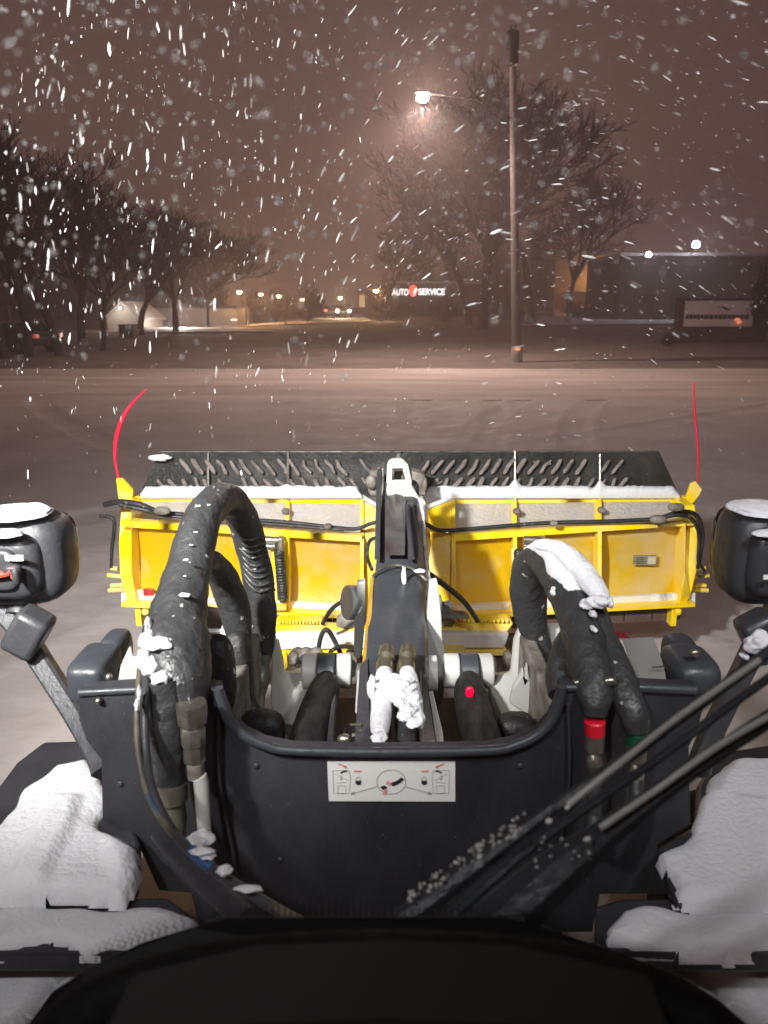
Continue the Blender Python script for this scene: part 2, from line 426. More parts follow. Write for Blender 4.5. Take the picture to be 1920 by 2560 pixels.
street_lamp(1153, 721, 84, lampyel, 'small yellow street lamp right of the red and white service sign', 200, (1, .85, .4), .8)

def lot_light(px, py, Y, label, power, w):
    q = at(px, py, Y); gz = terrain(q.x, q.y)
    t = thing('floodlight', Vector((q.x, q.y, gz)), label, 'floodlight', 'white floodlights over the parking lot')
    bm = NB(); rod(bm, (q.x, q.y + 1.2, q.z - 1.0), (q.x, q.y + .25, q.z + .1), .04, 8); link('bracket', bm, darkwall, t)
    bm = NB(); box(bm, q + Vector((0, .1, .12)), (w * 1.2, .5, .14)); link('lamp_head', bm, darkwall, t)
    bm = NB(); superell(bm, q, (w, .35, w * .8), .9, 14, 8); link('lamp_lens', bm, lampwhite, t)  # lens oversized, so its shape includes the lamp's glare
    point('floodlight_light', q + Vector((0, -2.0, -.3)), (.82, .82, 1), power, .3, t)
lot_light(1740, 611, 82.3, 'bright white floodlight above the dark building, the larger of two', 260, .85)
lot_light(1622, 636, 82.3, 'white floodlight at the corner of the dark building, the smaller of two', 120, .65)

# ---------------- buildings
def block(bm, x0, x1, y0, y1, z0, z1, mi=0): box(bm, ((x0 + x1) / 2, (y0 + y1) / 2, (z0 + z1) / 2), (x1 - x0, y1 - y0, z1 - z0), mi=mi)
def pxx(px, Y, py=740): return at(px, py, Y).x
def pz(py, Y): return at(960, py, Y).z
# dark building at right
Y = 84; x0, x1 = pxx(1548, Y), pxx(2100, Y); g = terrain(0, Y)
b = thing('building', Vector((x0, Y, g)), 'large dark flat roofed building behind the monument sign on the right', 'building')
bm = NB(); block(bm, x0, x1, Y, Y + 14, g - .3, pz(640, Y)); link('wall', bm, darkwall, b)
bm = NB(); block(bm, x0 - .3, x1, Y - .3, Y + 14.3, pz(640, Y) + .01, pz(632, Y)); link('roof', bm, roofm, b)
for wx in (1600, 1680, 1760, 1840):
    bm = NB(); a = pxx(wx, Y); block(bm, a, a + 1.8, Y - .06, Y + .01, pz(760, Y), pz(735, Y)); link('window', bm, glassd, b)
# tan building with wall light
Y = 104; x0, x1 = pxx(1385, Y), pxx(1552, Y); g = terrain(0, Y)
b = thing('building', Vector((x0, Y, g)), 'tan building lit by an orange wall lamp beside the dark building', 'building')
bm = NB(); block(bm, x0, x1, Y, Y + 12, g - .3, pz(640, Y)); link('wall', bm, tan, b)
bm = NB(); block(bm, x0 + 2, x1 + .2, Y - 1.6, Y - .01, pz(731, Y), pz(727, Y)); link('awning', bm, roofm, b)
bm = NB(); block(bm, x0 - .2, x1 + .2, Y - .2, Y + 12.2, pz(640, Y) + .01, pz(636, Y)); link('roof', bm, roofm, b)
bm = NB(); q = at(1490, 714, Y - 2); superell(bm, q, (.8, .4, .4), .9, 12, 8); link('wall_lamp', bm, lampsodium, b)
point('wall_lamp_or_added_lot_light', q + Vector((0, -.5, .3)), (1, .55, .25), 320, .3, b)
# service building
Y = 100; x0, x1 = pxx(965, Y), pxx(1230, Y); g = terrain(0, Y)
b = thing('building', Vector((x0, Y, g)), 'low dark shop building carrying the lit red and white service sign', 'building')
bm = NB(); block(bm, x0, x1, Y + 1, Y + 14, g - .3, pz(708, Y)); link('wall', bm, mat('brown_wall', (.035, .028, .025), .9), b)
bm = NB(); block(bm, x0 - .2, x1 + .2, Y + .8, Y + 14.2, pz(708, Y) + .01, pz(703, Y)); link('roof', bm, roofm, b)
for wx in (985, 1030, 1075):
    bm = NB(); a = pxx(wx, Y); block(bm, a, a + 1.7, Y + .93, Y + 1.01, g + .1, pz(755, Y)); link('bay_door', bm, darkwall, b, split=True)
def text_mesh(name, body, m, parent, size, loc, width, depth=.04, rot=(R(90), 0, 0), bold=.0):
    cu = bpy.data.curves.new(name, 'FONT'); cu.body = body; cu.size = size; cu.extrude = depth; cu.offset = bold
    cu.align_x = 'LEFT'; cu.align_y = 'BOTTOM_BASELINE' if 'BOTTOM_BASELINE' in [i.identifier for i in cu.bl_rna.properties['align_y'].enum_items] else 'BOTTOM'
    tmp = bpy.data.objects.new('tmp', cu); COL.objects.link(tmp); bpy.context.view_layer.update()
    me = bpy.data.meshes.new_from_object(tmp.evaluated_get(bpy.context.evaluated_depsgraph_get()))
    bpy.data.objects.remove(tmp)
    xs = [v.co.x for v in me.vertices]; s = width / (max(xs) - min(xs)); x_min = min(xs)
    for v in me.vertices: v.co.x = (v.co.x - x_min) * s
    me.materials.clear(); me.materials.append(m)
    o = bpy.data.objects.new(name, me); COL.objects.link(o)
    M = Matrix.Translation(Vector(loc)) @ Matrix.Rotation(rot[0], 4, 'X')
    me.transform(M)
    o.parent = parent; o.matrix_parent_inverse = Matrix.Translation(parent.location).inverted()
    return o
sg = thing('service_sign', at(980, 740, Y), 'lit white AUTO SERVICE lettering with a red round emblem on the far shop', 'sign')
h = pz(721, Y) - pz(737, Y)
text_mesh('lettering', 'AUTO', signw, sg, h * 1.38, at(980, 738, Y), pxx(1021, Y) - pxx(980, Y), .06, bold=.02)
text_mesh('lettering', 'SERVICE', signw, sg, h * 1.38, at(1046, 737, Y), pxx(1112, Y) - pxx(1046, Y), .06, bold=.02)
c = at(1033, 727, Y - .1); k = mpp(Y)
bm = NB(); prism(bm, [c + Vector((10 * k * math.cos(a), 0, 13 * k * math.sin(a))) for a in [math.pi * 2 * i / 24 for i in range(24)]], (0, .1, 0)); em1 = link('emblem', bm, signr, sg)
bm = NB(); prism(bm, [c + Vector((x * k, -.03, z * k)) for x, z in ((1, -9), (3, -10), (5, -2), (9, 1), (8, 6), (4, 4), (2, -1))], (0, .028, 0)); link('emblem_mark', bm, signw, em1)
# building strip at centre-left (far, tan, lamp-lit)
Y = 114
for i, (a, bb, top, lab) in enumerate(((600, 690, 736, 'low tan building behind the leftmost far street lamps'), (700, 790, 742, 'low tan building left of the far cars'), (893, 960, 728, 'tan building behind the bright orange street lamp'))):
    x0, x1 = pxx(a, Y), pxx(bb, Y); g = terrain(0, Y)
    b = thing('building', Vector((x0, Y, g)), lab, 'building')
    bm = NB(); block(bm, x0, x1, Y, Y + 9, g - .3, pz(top, Y)); link('wall', bm, tan, b)
    bm = NB(); block(bm, x0 - .2, x1 + .2, Y - .2, Y + 9.2, pz(top, Y) + .01, pz(top - 4, Y)); link('roof', bm, roofm, b)
    if i == 2:
        bm = NB(); block(bm, pxx(898, Y), pxx(912, Y), Y - .08, Y + .01, pz(768, Y), pz(738, Y)); link('window', bm, em('window_warm', (1, .62, .36), .6), b)
    else:
        bm = NB(); block(bm, x0 + 1.5, x0 + 3, Y - .08, Y + .01, g, pz(760, Y)); link('door', bm, darkwall, b)
# white gabled building at left
Y = 62; p0 = at(262, 832, Y); g = terrain(0, Y)
xa, xb = pxx(262, Y), pxx(347, Y); ze, zr = pz(795, Y), pz(758, Y)
b = thing('gabled_shed', Vector((xa, Y, g)), 'small white gabled building lit up behind the left trees', 'building')
bm = NB(); prism(bm, [Vector((xa, Y, g - .2)), Vector((xb, Y, g - .2)), Vector((xb, Y, ze)), Vector(((xa + xb) / 2, Y, zr)), Vector((xa, Y, ze))], (0, 6, 0)); link('wall', bm, bwall, b, smooth=False)
bm = NB(); xm = (xa + xb) / 2
for s in (-1, 1):
    e0 = Vector((xm + s * ((xb - xa) / 2 + .25), Y - .25, ze - .2)); r0 = Vector((xm, Y - .25, zr + .02))
    prism(bm, [r0, e0, e0 + Vector((0, 0, .14)), r0 + Vector((0, 0, .14))], (0, 6.5, 0))
link('roof', bm, roofm, b, smooth=False)
bm = NB(); q = at(300, 770, Y - .3); superell(bm, q, (.3, .2, .25), .9, 12, 8); link('wall_lamp', bm, em('lamp_pale', (1, .9, .8), 2), b)
point('wall_lamp_or_added_lot_light', q + Vector((0, -1.0, 0)), (1, .88, .76), 110, .2, b)
# lot behind: long low pale building
Y = 70; b = thing('long_building', Vector((pxx(345, Y), Y, terrain(0, Y))), 'long low grey building beside the small white gabled building', 'building')
bm = NB(); block(bm, pxx(352, Y), pxx(590, Y), Y, Y + 8, terrain(0, Y) - .2, pz(770, Y)); link('wall', bm, mat('grey_siding', (.2, .18, .17), .9), b)
bm = NB(); block(bm, pxx(350, Y), pxx(592, Y), Y - .2, Y + 8.2, pz(770, Y) + .01, pz(764, Y)); link('roof', bm, darkwall, b)
bm = NB(); q = at(585, 800, Y - 3); superell(bm, q, (.6, .3, .15), .9, 12, 8); link('wall_lamp', bm, em('lamp_dim', (1, .9, .75), 1.2), b)
point('wall_lamp_or_added_lot_light', at(450, 790, Y - 7), (1, .9, .82), 800, .3, b)  # bare lamp added to light the lot, away from the wall fixture
# utility cabinet in front
q = onground(316, 843); q.y = 52; q = Vector((at(316, 843, 50).x, 50, terrain(0, 50)))
b = thing('utility_cabinet', q, 'dark green utility cabinet in front of the small white building', 'utility cabinet')
k = mpp(50); bm = NB(); block(bm, q.x - 17 * k, q.x + 17 * k, 50, 51, q.z, pz(814, 50)); link('housing', bm, mat('dark_green', (.02, .028, .025), .6), b, bevel=.03)
bm = NB(); block(bm, q.x - 18 * k, q.x + 18 * k, 49.95, 51.05, pz(814, 50) + .005, pz(811, 50)); link('lid', bm, darkwall, b)

# ---------------- monument sign
sp = onground(1805, 858); Y = sp.y
b = thing('monument_sign', sp, 'white panel monument sign with dark lettering on a dark brick base at the right', 'sign')
xl, xr = pxx(1697, Y), pxx(1915, Y)
bm = NB(); block(bm, xl, xr, Y, Y + .8, sp.z - .2, pz(823, Y)); link('base', bm, brickd, b, bevel=.02)
xl2, xr2 = pxx(1702, Y), pxx(1898, Y); z0, z1 = pz(822, Y), pz(745, Y)
bm = NB()
block(bm, xl2, xl2 + .32, Y + .1, Y + .7, z0, z1); block(bm, xr2 - .12, xr2 + .2, Y + .1, Y + .7, z0, z1)
block(bm, xl2 + .325, xr2 - .125, Y + .1, Y + .7, z1 - .14, z1); block(bm, xl2 + .325, xr2 - .125, Y + .1, Y + .7, z0, z0 + .12)
link('sign_frame', bm, darkwall, b, bevel=.015)
pxl, pxr = xl2 + .33, xr2 - .13; pz0, pz1 = z0 + .125, z1 - .145
bm = NB(); block(bm, pxl, pxr, Y + .15, Y + .6, pz0, pz1); pn = link('sign_panel', bm, mat('sign_panel_m', (.85, .78, .78), .6), b)
bm = NB(); zz0, zz1 = pz(798, Y), pz(786, Y); random.seed(3); x = pxl + .12
while x < pxr - .3:                                # two dark, no longer legible words
    w = random.uniform(.13, .26)
    if abs(x - (pxl + (pxr - pxl) * .47)) > .12:
        hh = random.uniform(.8, 1.0); box(bm, (x + w / 2, Y + .135, (zz0 + zz1) / 2), (w, .02, (zz1 - zz0) * hh))
    x += w + .035
link('lettering', bm, labelk, pn)
bm = NB(); q = at(1812, 770, Y + .14); k = mpp(Y)
prism(bm, [q + Vector((x * k, 0, z * k)) for x, z in ((-16, 2), (-6, 4), (2, 2), (9, -2), (14, -1), (10, -6), (0, -4), (-4, 0))], (0, .009, 0)); link('emblem', bm, labelk, pn)
bm = NB(); q = at(1846, 801, Y + .05); superell(bm, q + Vector((-.07, 0, .06)), (.32, .05, .15), .9, 12, 6); superell(bm, q + Vector((.07, 0, -.10)), (.32, .05, .15), .9, 12, 6); link('orange_reflection', bm, em('reflection_glow', (1, .2, .08), .9), b)  # glowing blobs paint a dash reflection in the windscreen, no lamp on the sign

# ---------------- cars
def car(loc, rz, label, lights=True, paint=None, group=None, sc=1):
    t = thing('car', Vector((0, 0, 0)), label, 'car', group)
    prof = [(-2.2, .35), (-2.25, .75), (-1.95, .92), (-1.55, .98), (-.95, 1.38), (.45, 1.42), (1.15, 1.0), (1.95, .86), (2.25, .68), (2.25, .33)]
    bm = NB(); prism(bm, [Vector((-.88, x, z)) for x, z in prof], (1.76, 0, 0)); link('body', bm, paint or carp, t, bevel=.08)
    bm = NB()
    prism(bm, [Vector((-.74, -1.56, 1.02)), Vector((.74, -1.56, 1.02)), Vector((.66, -1.03, 1.36)), Vector((-.66, -1.03, 1.36))], (0, -.02, .02)); link('rear_window', bm, glassd, t)
    bm = NB(); prism(bm, [Vector((-.74, 1.12, 1.05)), Vector((.74, 1.12, 1.05)), Vector((.66, .55, 1.38)), Vector((-.66, .55, 1.38))], (0, .02, .02)); link('windscreen', bm, glassd, t)
    for sx in (-1, 1):
        for sy in (-1.35, 1.4):
            bm = NB(); rod(bm, (sx * .70, sy, .33), (sx * .92, sy, .33), .33, 18); w_ = link('wheel', bm, tyre, t)
            bm = NB(); rod(bm, (sx * .9, sy, .33), (sx * .93, sy, .33), .19, 12); link('rim', bm, steel, w_)
        bm = NB(); superell(bm, (sx * .66, 2.27, .72), (.36, .16, .26), .7, 12, 8); link('headlight', bm, headw if lights else glassd, t)
        bm = NB(); superell(bm, (sx * .66, -2.26, .80), (.36, .14, .2), .7, 12, 8); link('tail_light', bm, tailr if lights else em('tail_dim', (1, .04, .03), .35), t)
    t.location = loc; t.rotation_euler = (0, 0, rz); t.scale = (sc, sc, sc)
    for ch in t.children: ch.matrix_parent_inverse = Matrix.Identity(4)
    return t
def carat(px, Y): x = pxx(px, Y, 778); return Vector((x, Y, terrain(x, Y) + .11))
c1 = car(carat(861, 92), R(180), 'oncoming car with two white headlights down the far street')
c2 = car(carat(829, 92), R(3), 'car driving away with two red tail lights down the far street')
q = onground(30, 884)
car(Vector((q.x - .2, q.y + 1, terrain(q.x, q.y))), R(62), 'dark snow dusted parked car under the trees at the left edge', lights=False)

# ---------------- trees (bare winter crowns)
def bare_tree(name, H, spread, seed, levels=6, trunk=.28, parts=True, lean=0, twig=1.0):
    rnd = random.Random(seed); tb = NB(); cb = NB()
    def grow(p, d, L, r, lv):
        n = 3; pts = [(*p, r)]; q = p.copy(); dd = d.copy()
        for i in range(n):
            dd = (dd + Vector((rnd.uniform(-.18, .18), rnd.uniform(-.18, .18), rnd.uniform(-.05, .12)))).normalized()
            q = q + dd * (L / n); pts.append((*q, r * (1 - .35 * (i + 1) / n)))
        sweep(tb if lv == 0 else cb, pts, 8 if lv < 2 else 3, caps=False)
        if lv >= levels: return
        k = rnd.choice((2, 3, 3)) if lv else 4
        if lv >= 3: k = 3
        for i in range(k):
            ax = Vector((rnd.uniform(-1, 1), rnd.uniform(-1, 1), rnd.uniform(-.2, .3))).normalized()
            ang = rnd.uniform(.3, .75) * spread
            nd = (Matrix.Rotation(ang, 3, dd.cross(ax).normalized()) @ dd); nd.z += .08; nd.normalize()
            f = rnd.uniform(.55, 1.0) if lv else rnd.uniform(.7, 1)
            base = Vector(pts[-1][:3]) if i == 0 or lv == 0 else Vector(pts[rnd.choice((1, 2, 3))][:3])
            grow(base, nd, L * rnd.uniform(.66, .86), max(r * .62, .022), lv + 1)
    grow(Vector((0, 0, -.1)), Vector((lean, 0, 1)).normalized(), H * .26, trunk, 0)
    t = thing(name, Vector((0, 0, 0)), 'x', 'tree')
    link('trunk', tb, bark, t); link('crown', cb, bark, t)
    return t
def copy_tree(o):
    c = o.copy(); COL.objects.link(c)
    for ch in o.children:
        d = ch.copy(); COL.objects.link(d); d.parent = c; d.matrix_parent_inverse = Matrix.Identity(4)
    return c
protos = [bare_tree('bare_tree', 13, 1.0, 11, 7), bare_tree('bare_tree', 13, 1.15, 25, 7, lean=.08), bare_tree('bare_tree', 13, .85, 42, 7, .22)]
used = set()
def tree(px, py, Hpx, kind, rz, label, group='bare trees beyond the street', wide=1.0, Y=None):
    p = onground(px, py) if Y is None else Vector((pxx(px, Y), Y, terrain(0, Y)))
    o = protos[kind] if kind not in used else copy_tree(protos[kind]); used.add(kind)
    s = (Hpx * mpp(p.y)) / 13.0
    o.location = p; o.rotation_euler = (0, 0, rz); o.scale = (s * wide, s * wide, s)
    tag(o, label, 'tree', group); return o
tree(75, 892, 560, 0, .4, 'big bare tree at the left edge behind the parked car')
tree(150, 888, 520, 1, 2.1, 'bare tree second from the left edge, right of the parked car')
tree(257, 878, 400, 2, 1.0, 'slim forked bare tree just left of the small white building')
tree(352, 838, 330, 1, 4.0, 'bare tree standing right against the small white building', wide=1.2)
tree(440, 832, 300, 0, 5.2, 'lone bare tree with a dark stout trunk right of the small white building', wide=1.25)
tree(520, 822, 260, 2, 3.3, 'bare tree at the right end of the left tree group', wide=1.4)
tree(1208, 822, 610, 0, 2.6, 'tallest bare tree, its trunk just left of the utility pole', wide=1.0)
tree(1172, 812, 500, 1, .9, 'wide bare tree in front of the service sign building', wide=1.0)
tree(1330, 812, 560, 2, 5.0, 'tall bare tree right behind the utility pole', wide=1.25)
tree(1420, 806, 380, 1, 2.9, 'smaller bare tree in front of the tan building', wide=.9)
tree(962, 800, 260, 2, 1.9, 'narrow bare tree left of the service sign building', wide=1.2)
tree(8, 896, 470, 2, .2, 'bare tree cut off by the left edge of the view', wide=1.3)
tree(205, 860, 420, 0, 3.9, 'bare tree between the parked car and the slim forked tree', wide=1.2)
tree(1270, 800, 520, 1, 1.6, 'wide bare tree directly behind the utility pole', wide=1.2)
def thicket(name, x0, x1, Y, hpx, n, seed, label):
    bm = NB(); rnd = random.Random(seed); k = mpp(Y)
    for i in range(n):
        px = rnd.uniform(x0, x1); y = Y + rnd.uniform(-4, 4); x = pxx(px, Y); z = terrain(x, y)
        H = hpx * k * (.55 + .45 * noise.noise(Vector((px * .013, seed, 0))) + .2) * rnd.uniform(.35, 1)
        p = Vector((x, y, z)); q = p + Vector((rnd.uniform(-.8, .8), rnd.uniform(-.8, .8), H))
        sweep(bm, [(*p, .06), (*p.lerp(q, .5), .045), (*q, .02)], 3, caps=False)
        for j in range(16):
            c0 = p.lerp(q, rnd.uniform(.15, 1)); d = Vector((rnd.uniform(-1, 1), rnd.uniform(-1, 1), rnd.uniform(.1, 1))) * rnd.uniform(.6, 1.7)
            sweep(bm, [(*c0, .03), (*(c0 + d), .012)], 3, caps=False)
            sweep(bm, [(*(c0 + d * .5), .02), (*(c0 + d * .6 + Vector((rnd.uniform(-1, 1), 0, rnd.uniform(-.3, 1))) * .7), .012)], 3, caps=False)
    tag(link(name, bm, bark), kind='stuff', label=label)
thicket('woodland', -60, 560, 86, 250, 560, 4, 'far dark mass of bare woodland behind the left trees')
thicket('woodland', 1120, 1385, 112, 250, 300, 9, 'far dark mass of bare woodland behind the utility pole')
thicket('woodland', 950, 1120, 122, 150, 120, 5, 'far dark mass of bare woodland behind the service shop')
def shrub(px, py, w, h, label, seed, nlv=4, Y=None):
    p = onground(px, py) if Y is None else Vector((pxx(px, Y), Y, terrain(0, Y)))
    k = mpp(p.y); rnd = random.Random(seed); bm = NB(); t = thing('shrub', p, label, 'shrub', 'shrubs beyond the street')
    for i in range(240):
        a = rnd.uniform(0, 6.28); rr = rnd.random() ** .6
        e_ = p + Vector((math.cos(a) * rr * w * k / 2, math.sin(a) * rr * w * k / 2, h * k * rnd.uniform(.5, 1) * (1 - .5 * rr * rr)))
        s_ = p + (e_ - p) * rnd.uniform(0, .35); s_.z = p.z - .05 + rnd.uniform(0, .3) * h * k
        m = s_.lerp(e_, .5) + Vector((rnd.uniform(-.1, .1), rnd.uniform(-.1, .1), .05)) * h * k * .5
        sweep(bm, [(*s_, .02), (*m, .016), (*e_, .01)], 3, caps=False)
        for j in range(5):
            c0 = m.lerp(e_, rnd.random()); dd = Vector((rnd.uniform(-1, 1), rnd.uniform(-1, 1), rnd.uniform(-.3, 1))) * h * k * .12
            a1 = c0 + dd; v = [bm.verts.new(q) for q in (c0, c0 + Vector((.04, .02, .05)), a1, c0 + Vector((-.03, .0, .06)))]; bm.faces.new(v)
    link('branches', bm, bark, t)
for i, a in enumerate(((638, 806, 60, 80, 'tall shrub right of the leftmost far street lamp'), (688, 808, 46, 84, 'narrow shrub between two far yellow street lamps'), (772, 806, 90, 96, 'round dark shrub left of the far cars'), (985, 800, 130, 60, 'low spreading shrub under the service sign'), (1110, 806, 120, 60, 'low shrub right of the service sign'), (1440, 796, 90, 42, 'low dark bush under the orange wall lamp'), (1667, 866, 34, 32, 'small round bush left of the monument sign'), (560, 812, 70, 50, 'low shrub at the end of the long grey building'), (1905, 858, 80, 220, 'tall dark conifer like shrub at the right edge behind the sign'))):
    shrub(*a, seed=i)

# ================================================================== SNOW PLOUGH
PC = 1010.0
def PY(px, base=4.42): return base + .2 * min(1, abs(px - PC) / 700)
PLW = thing('snow_plough', at(1010, 1560, 4.5) * Vector((1, 1, 0)) if False else Vector((.1, 4.5, .35)), 'wide yellow snow plough with a black rubber deflector held in front of the machine', 'snow plough')
def wing(sgn):
    """one half of the mouldboard; sgn -1 = left in view"""
    xs_in, xs_out = (905, 303) if sgn < 0 else (1134, 1738)
    def col(px):
        t = abs(px - xs_in) / abs(xs_out - xs_in)
        y_bot = 1545 - 32 * t; y_mid = 1352 - 38 * t if sgn < 0 else 1350 - 40 * t; y_up = 1250 - 8 * t
        return t, y_bot, y_mid, y_up
    n = 24; rows = []
    bm = NB()
    for i in range(n + 1):
        px = xs_in + (xs_out - xs_in) * i / n; t, yb, ym, yu = col(px); Yb = PY(px)
        endc = max(0, (t - .93) / .07) * .05       # rounded outer end turning forward
        pr = [at(px, yb, Yb + endc)]
        for k in range(1, 9):
            s = k / 8; pr.append(at(px - sgn * 0, yb + (ym - yb) * s, Yb + endc + .07 * math.sin(math.pi * s) * 1 + .02 * s))
        pr.append(at(px, ym - 2, Yb + endc + .03))
        pr.append(at(px, yu, Yb + endc + .30)); 
        rows.append(pr)
    V = [[bm.verts.new(p) for p in r] for r in rows]
    for i in range(n):
        for k in range(len(V[0]) - 1):
            f = bm.faces.new((V[i][k], V[i + 1][k], V[i + 1][k + 1], V[i][k + 1])); f.material_index = 1 if k >= 9 else 0
    r = bmesh.ops.solidify(bm, geom=bm.faces[:], thickness=-.012)
    o = link('mouldboard', bm, [yellow, yellow_frost], PLW)
    # frame flanges: top of the panel, bottom shelf
    def strip(name, yfun, hpx, proud, m, Yo=0, x0=xs_in, x1=xs_out, dep=.03):
        bm = NB(); N = 16
        for i in range(N):
            a = x0 + (x1 - x0) * i / N; b2 = x0 + (x1 - x0) * (i + 1) / N
            fa, fb = yfun(a), yfun(b2)
            P = [at(a, fa, PY(a) - proud + Yo), at(b2, fb, PY(b2) - proud + Yo), at(b2, fb + hpx, PY(b2) - proud + Yo), at(a, fa + hpx, PY(a) - proud + Yo)]
            prism(bm, P, (0, dep, 0))
        bmesh.ops.remove_doubles(bm, verts=bm.verts, dist=.0008)
        return link(name, bm, m, PLW)
    strip('top_flange', lambda x: col(x)[2] - 12, 15, .075, yellow_clean, dep=.075)
    strip('upper_rail', lambda x: col(x)[3] - 1, 11, .02, yellow_clean, Yo=.28, dep=.05)
    strip('lower_flange', lambda x: col(x)[1] - 4, 8, .10, yellow_clean, dep=.10)
    # snow-dusted sloping shelf just above the lower flange
    strip('lower_shelf', lambda x: col(x)[1] - 30, 24, .02, yellow_frost, dep=.03)
    # ribs
    ribs = (718, 1) if sgn < 0 else (1288, 1500)
    for rx in ribs:
        if rx < 10: continue
        t, yb, ym, yu = col(rx); bm = NB(); w = .012
        for (pa, pb2, Ya, Yb2, dep) in (((rx, yb), (rx, ym), PY(rx) - .085, PY(rx) - .075, .12), ((rx, ym), (rx, yu), PY(rx) - .06, PY(rx) + .24, .09)):
            A, B = at(pa[0], pa[1], Ya), at(pb2[0], pb2[1], Yb2)
            prism(bm, [A + Vector((-w, 0, 0)), A + Vector((w, 0, 0)), B + Vector((w, 0, 0)), B + Vector((-w, 0, 0))], (0, dep, 0))
        rb = link('rib', bm, yellow_clean, PLW, bevel=.003)
        bm = NB(); A = at(rx - sgn * -4, yu + 30, PY(rx) + .1)
        superell(bm, A, (.05, .06, .04), .8, 10, 6); link('bolt', bm, mudsteel, rb, split=True)
    # inner end cheek and outer end cheek
    t, yb, ym, yu = col(xs_out)
    bm = NB(); ex = xs_out
    pts = [(ex, yu + 20, PY(ex) + .1), (ex + sgn * 6, ym + 40, PY(ex)), (ex + sgn * 4, ym + 120, PY(ex)), (ex - sgn * 12, yb - 20, PY(ex)), (ex - sgn * 30, yb + 4, PY(ex)),
           (ex - sgn * 40, yb - 2, PY(ex) - .02), (ex - sgn * 26, ym + 120, PY(ex) - .04), (ex - sgn * 24, ym, PY(ex) - .05), (ex - sgn * 24, yu + 22, PY(ex) + .1)]
    prism(bm, [at(a, b2, c2 - .06) for a, b2, c2 in pts], (0, .30, 0)); link('end_cheek', bm, yellow_clean, PLW, bevel=.006)
    # forked hooks at the outer edge
    bm = NB()
    for (yy, L) in ((1424, 26), (1442, 34), (1462, 26), (1474, 32)):
        A = at(ex + sgn * -6, yy, PY(ex) + .12); B = at(ex + sgn * L, yy - 4 + (6 if yy > 1450 else 0), PY(ex) + .12)
        rod(bm, A, B, .014, 8); 
    link('hook', bm, yellow_clean, PLW, split=True)
    # rubber deflector
    bm = NB(); N = 30
    xb_in, xb_out = (1000, 346) if sgn < 0 else (1000, 1700); xt_out = 398 if sgn < 0 else 1648
    g = []
    for i in range(N + 1):
        t = i / N; row = []
        for k in range(7):
            s = k / 6; px = xb_in + ((xb_out + (xt_out - xb_out) * s) - xb_in) * t
            py = 1242 + (1129 - 1242) * s; row.append(bm.verts.new(at(px, py, PY(px) + .27 + .09 * s + .03 * math.sin(math.pi * s))))
        g.append(row)
    for i in range(N):
        for k in range(6): bm.faces.new((g[i][k], g[i + 1][k], g[i + 1][k + 1], g[i][k + 1]))
    bmesh.ops.solidify(bm, geom=bm.faces[:], thickness=-.014)
    fl = link('rubber_deflector', bm, mat('flap_rubber', (.028, .029, .028), .55, bump=.3, bscale=50, var=.9, vscale=5, var_col=(.075, .07, .064)), PLW)
    bm = NB(); x0_, x1_ = (xb_in, xt_out)                                     # thin worn rim on top edge
    P = []
    for i in range(21):
        px = x0_ + (x1_ - x0_) * i / 20; P.append((*at(px, 1129, PY(px) + .365), .006))
    sweep(bm, P, 6); link('rim_strip', bm, steel, fl)
    # rows of slanted bars in the rubber, caked with frozen slush
    bm = NB(); rnd = random.Random(5 + sgn)
    for row, (ya, yb3) in enumerate(((1149, 1186), (1196, 1232))):
        a = 465 if sgn < 0 else 1062
        end = 940 if sgn < 0 else 1570
        if row: a -= 60 if sgn < 0 else 12; end += (0 if sgn < 0 else 20)
        while a < end:
            slant = 13; l = -sgn
            T = at(a + (slant if sgn > 0 else -slant), ya + rnd.uniform(-3, 3), PY(a) + .30 + .03 * (1 - row))
            B = at(a - (slant if sgn > 0 else -slant), yb3 + rnd.uniform(-3, 3), PY(a) + .275 + .03 * (1 - row))
            if rnd.random() < .04: a += 30; continue
            T.x += rnd.uniform(-.012, .012); m = T.lerp(B, rnd.uniform(.35, .65)) + Vector((rnd.uniform(-.012, .012), 0, 0)); rr = rnd.uniform(.010, .0145)
            sweep(bm, [(*T, rr * .5), (*T.lerp(B, .12), rr), (*(m + Vector((rnd.uniform(-.006, .006), 0, 0))), rr * rnd.uniform(.9, 1.2)), (*T.lerp(B, .88), rr), (*B, rr * .45)], 8, wr=.25, wf=60)
            a += 30
    link('tread_bars', bm, mat('slush_bar', (.21, .185, .17), .8, bump=.6, bscale=60, var=.7, vscale=20, var_col=(.06, .05, .045)), fl)
    # stays over the rubber
    for rx, yy0 in (((520, 1132), (720, 1128)) if sgn < 0 else ((1288, 1128), (1500, 1136))):
        bm = NB(); rod(bm, at(rx, yy0, PY(rx) + .355), at(rx, 1250, PY(rx) + .235), .009, 8); link('stay', bm, steel, fl)
    # snow along the ledge
    bm = NB(); a0, a1 = (350, 905) if sgn < 0 else (1058, 1700); N = 150; rows = []
    for i in range(N + 1):
        px = a0 + (a1 - a0) * i / N; e1 = min(1, i / 4, (N - i) / 4)
        nz = 4.5 * noise.noise(Vector((px * .03, sgn, 0))) + 2.5 * noise.noise(Vector((px * .11, sgn, 4)))
        sp_ = max(0, 1 - abs(px - (718 if sgn < 0 else 1288)) / 16) * 22 * (1 if sgn > 0 else .35) + (max(0, 1 - abs(px - 1500) / 14) * 18 if sgn > 0 else 0)
        top = 1241 - 6 - (20 + nz + sp_) * e1
        Yq = PY(px); rows.append([at(px, 1246, Yq + .225), at(px, 1241 - 12 * e1, Yq + .205), at(px, top + 4, Yq + .23), at(px, top, Yq + .26), at(px, top + 1, Yq + .29)])
    V = [[bm.verts.new(p) for p in r] for r in rows]
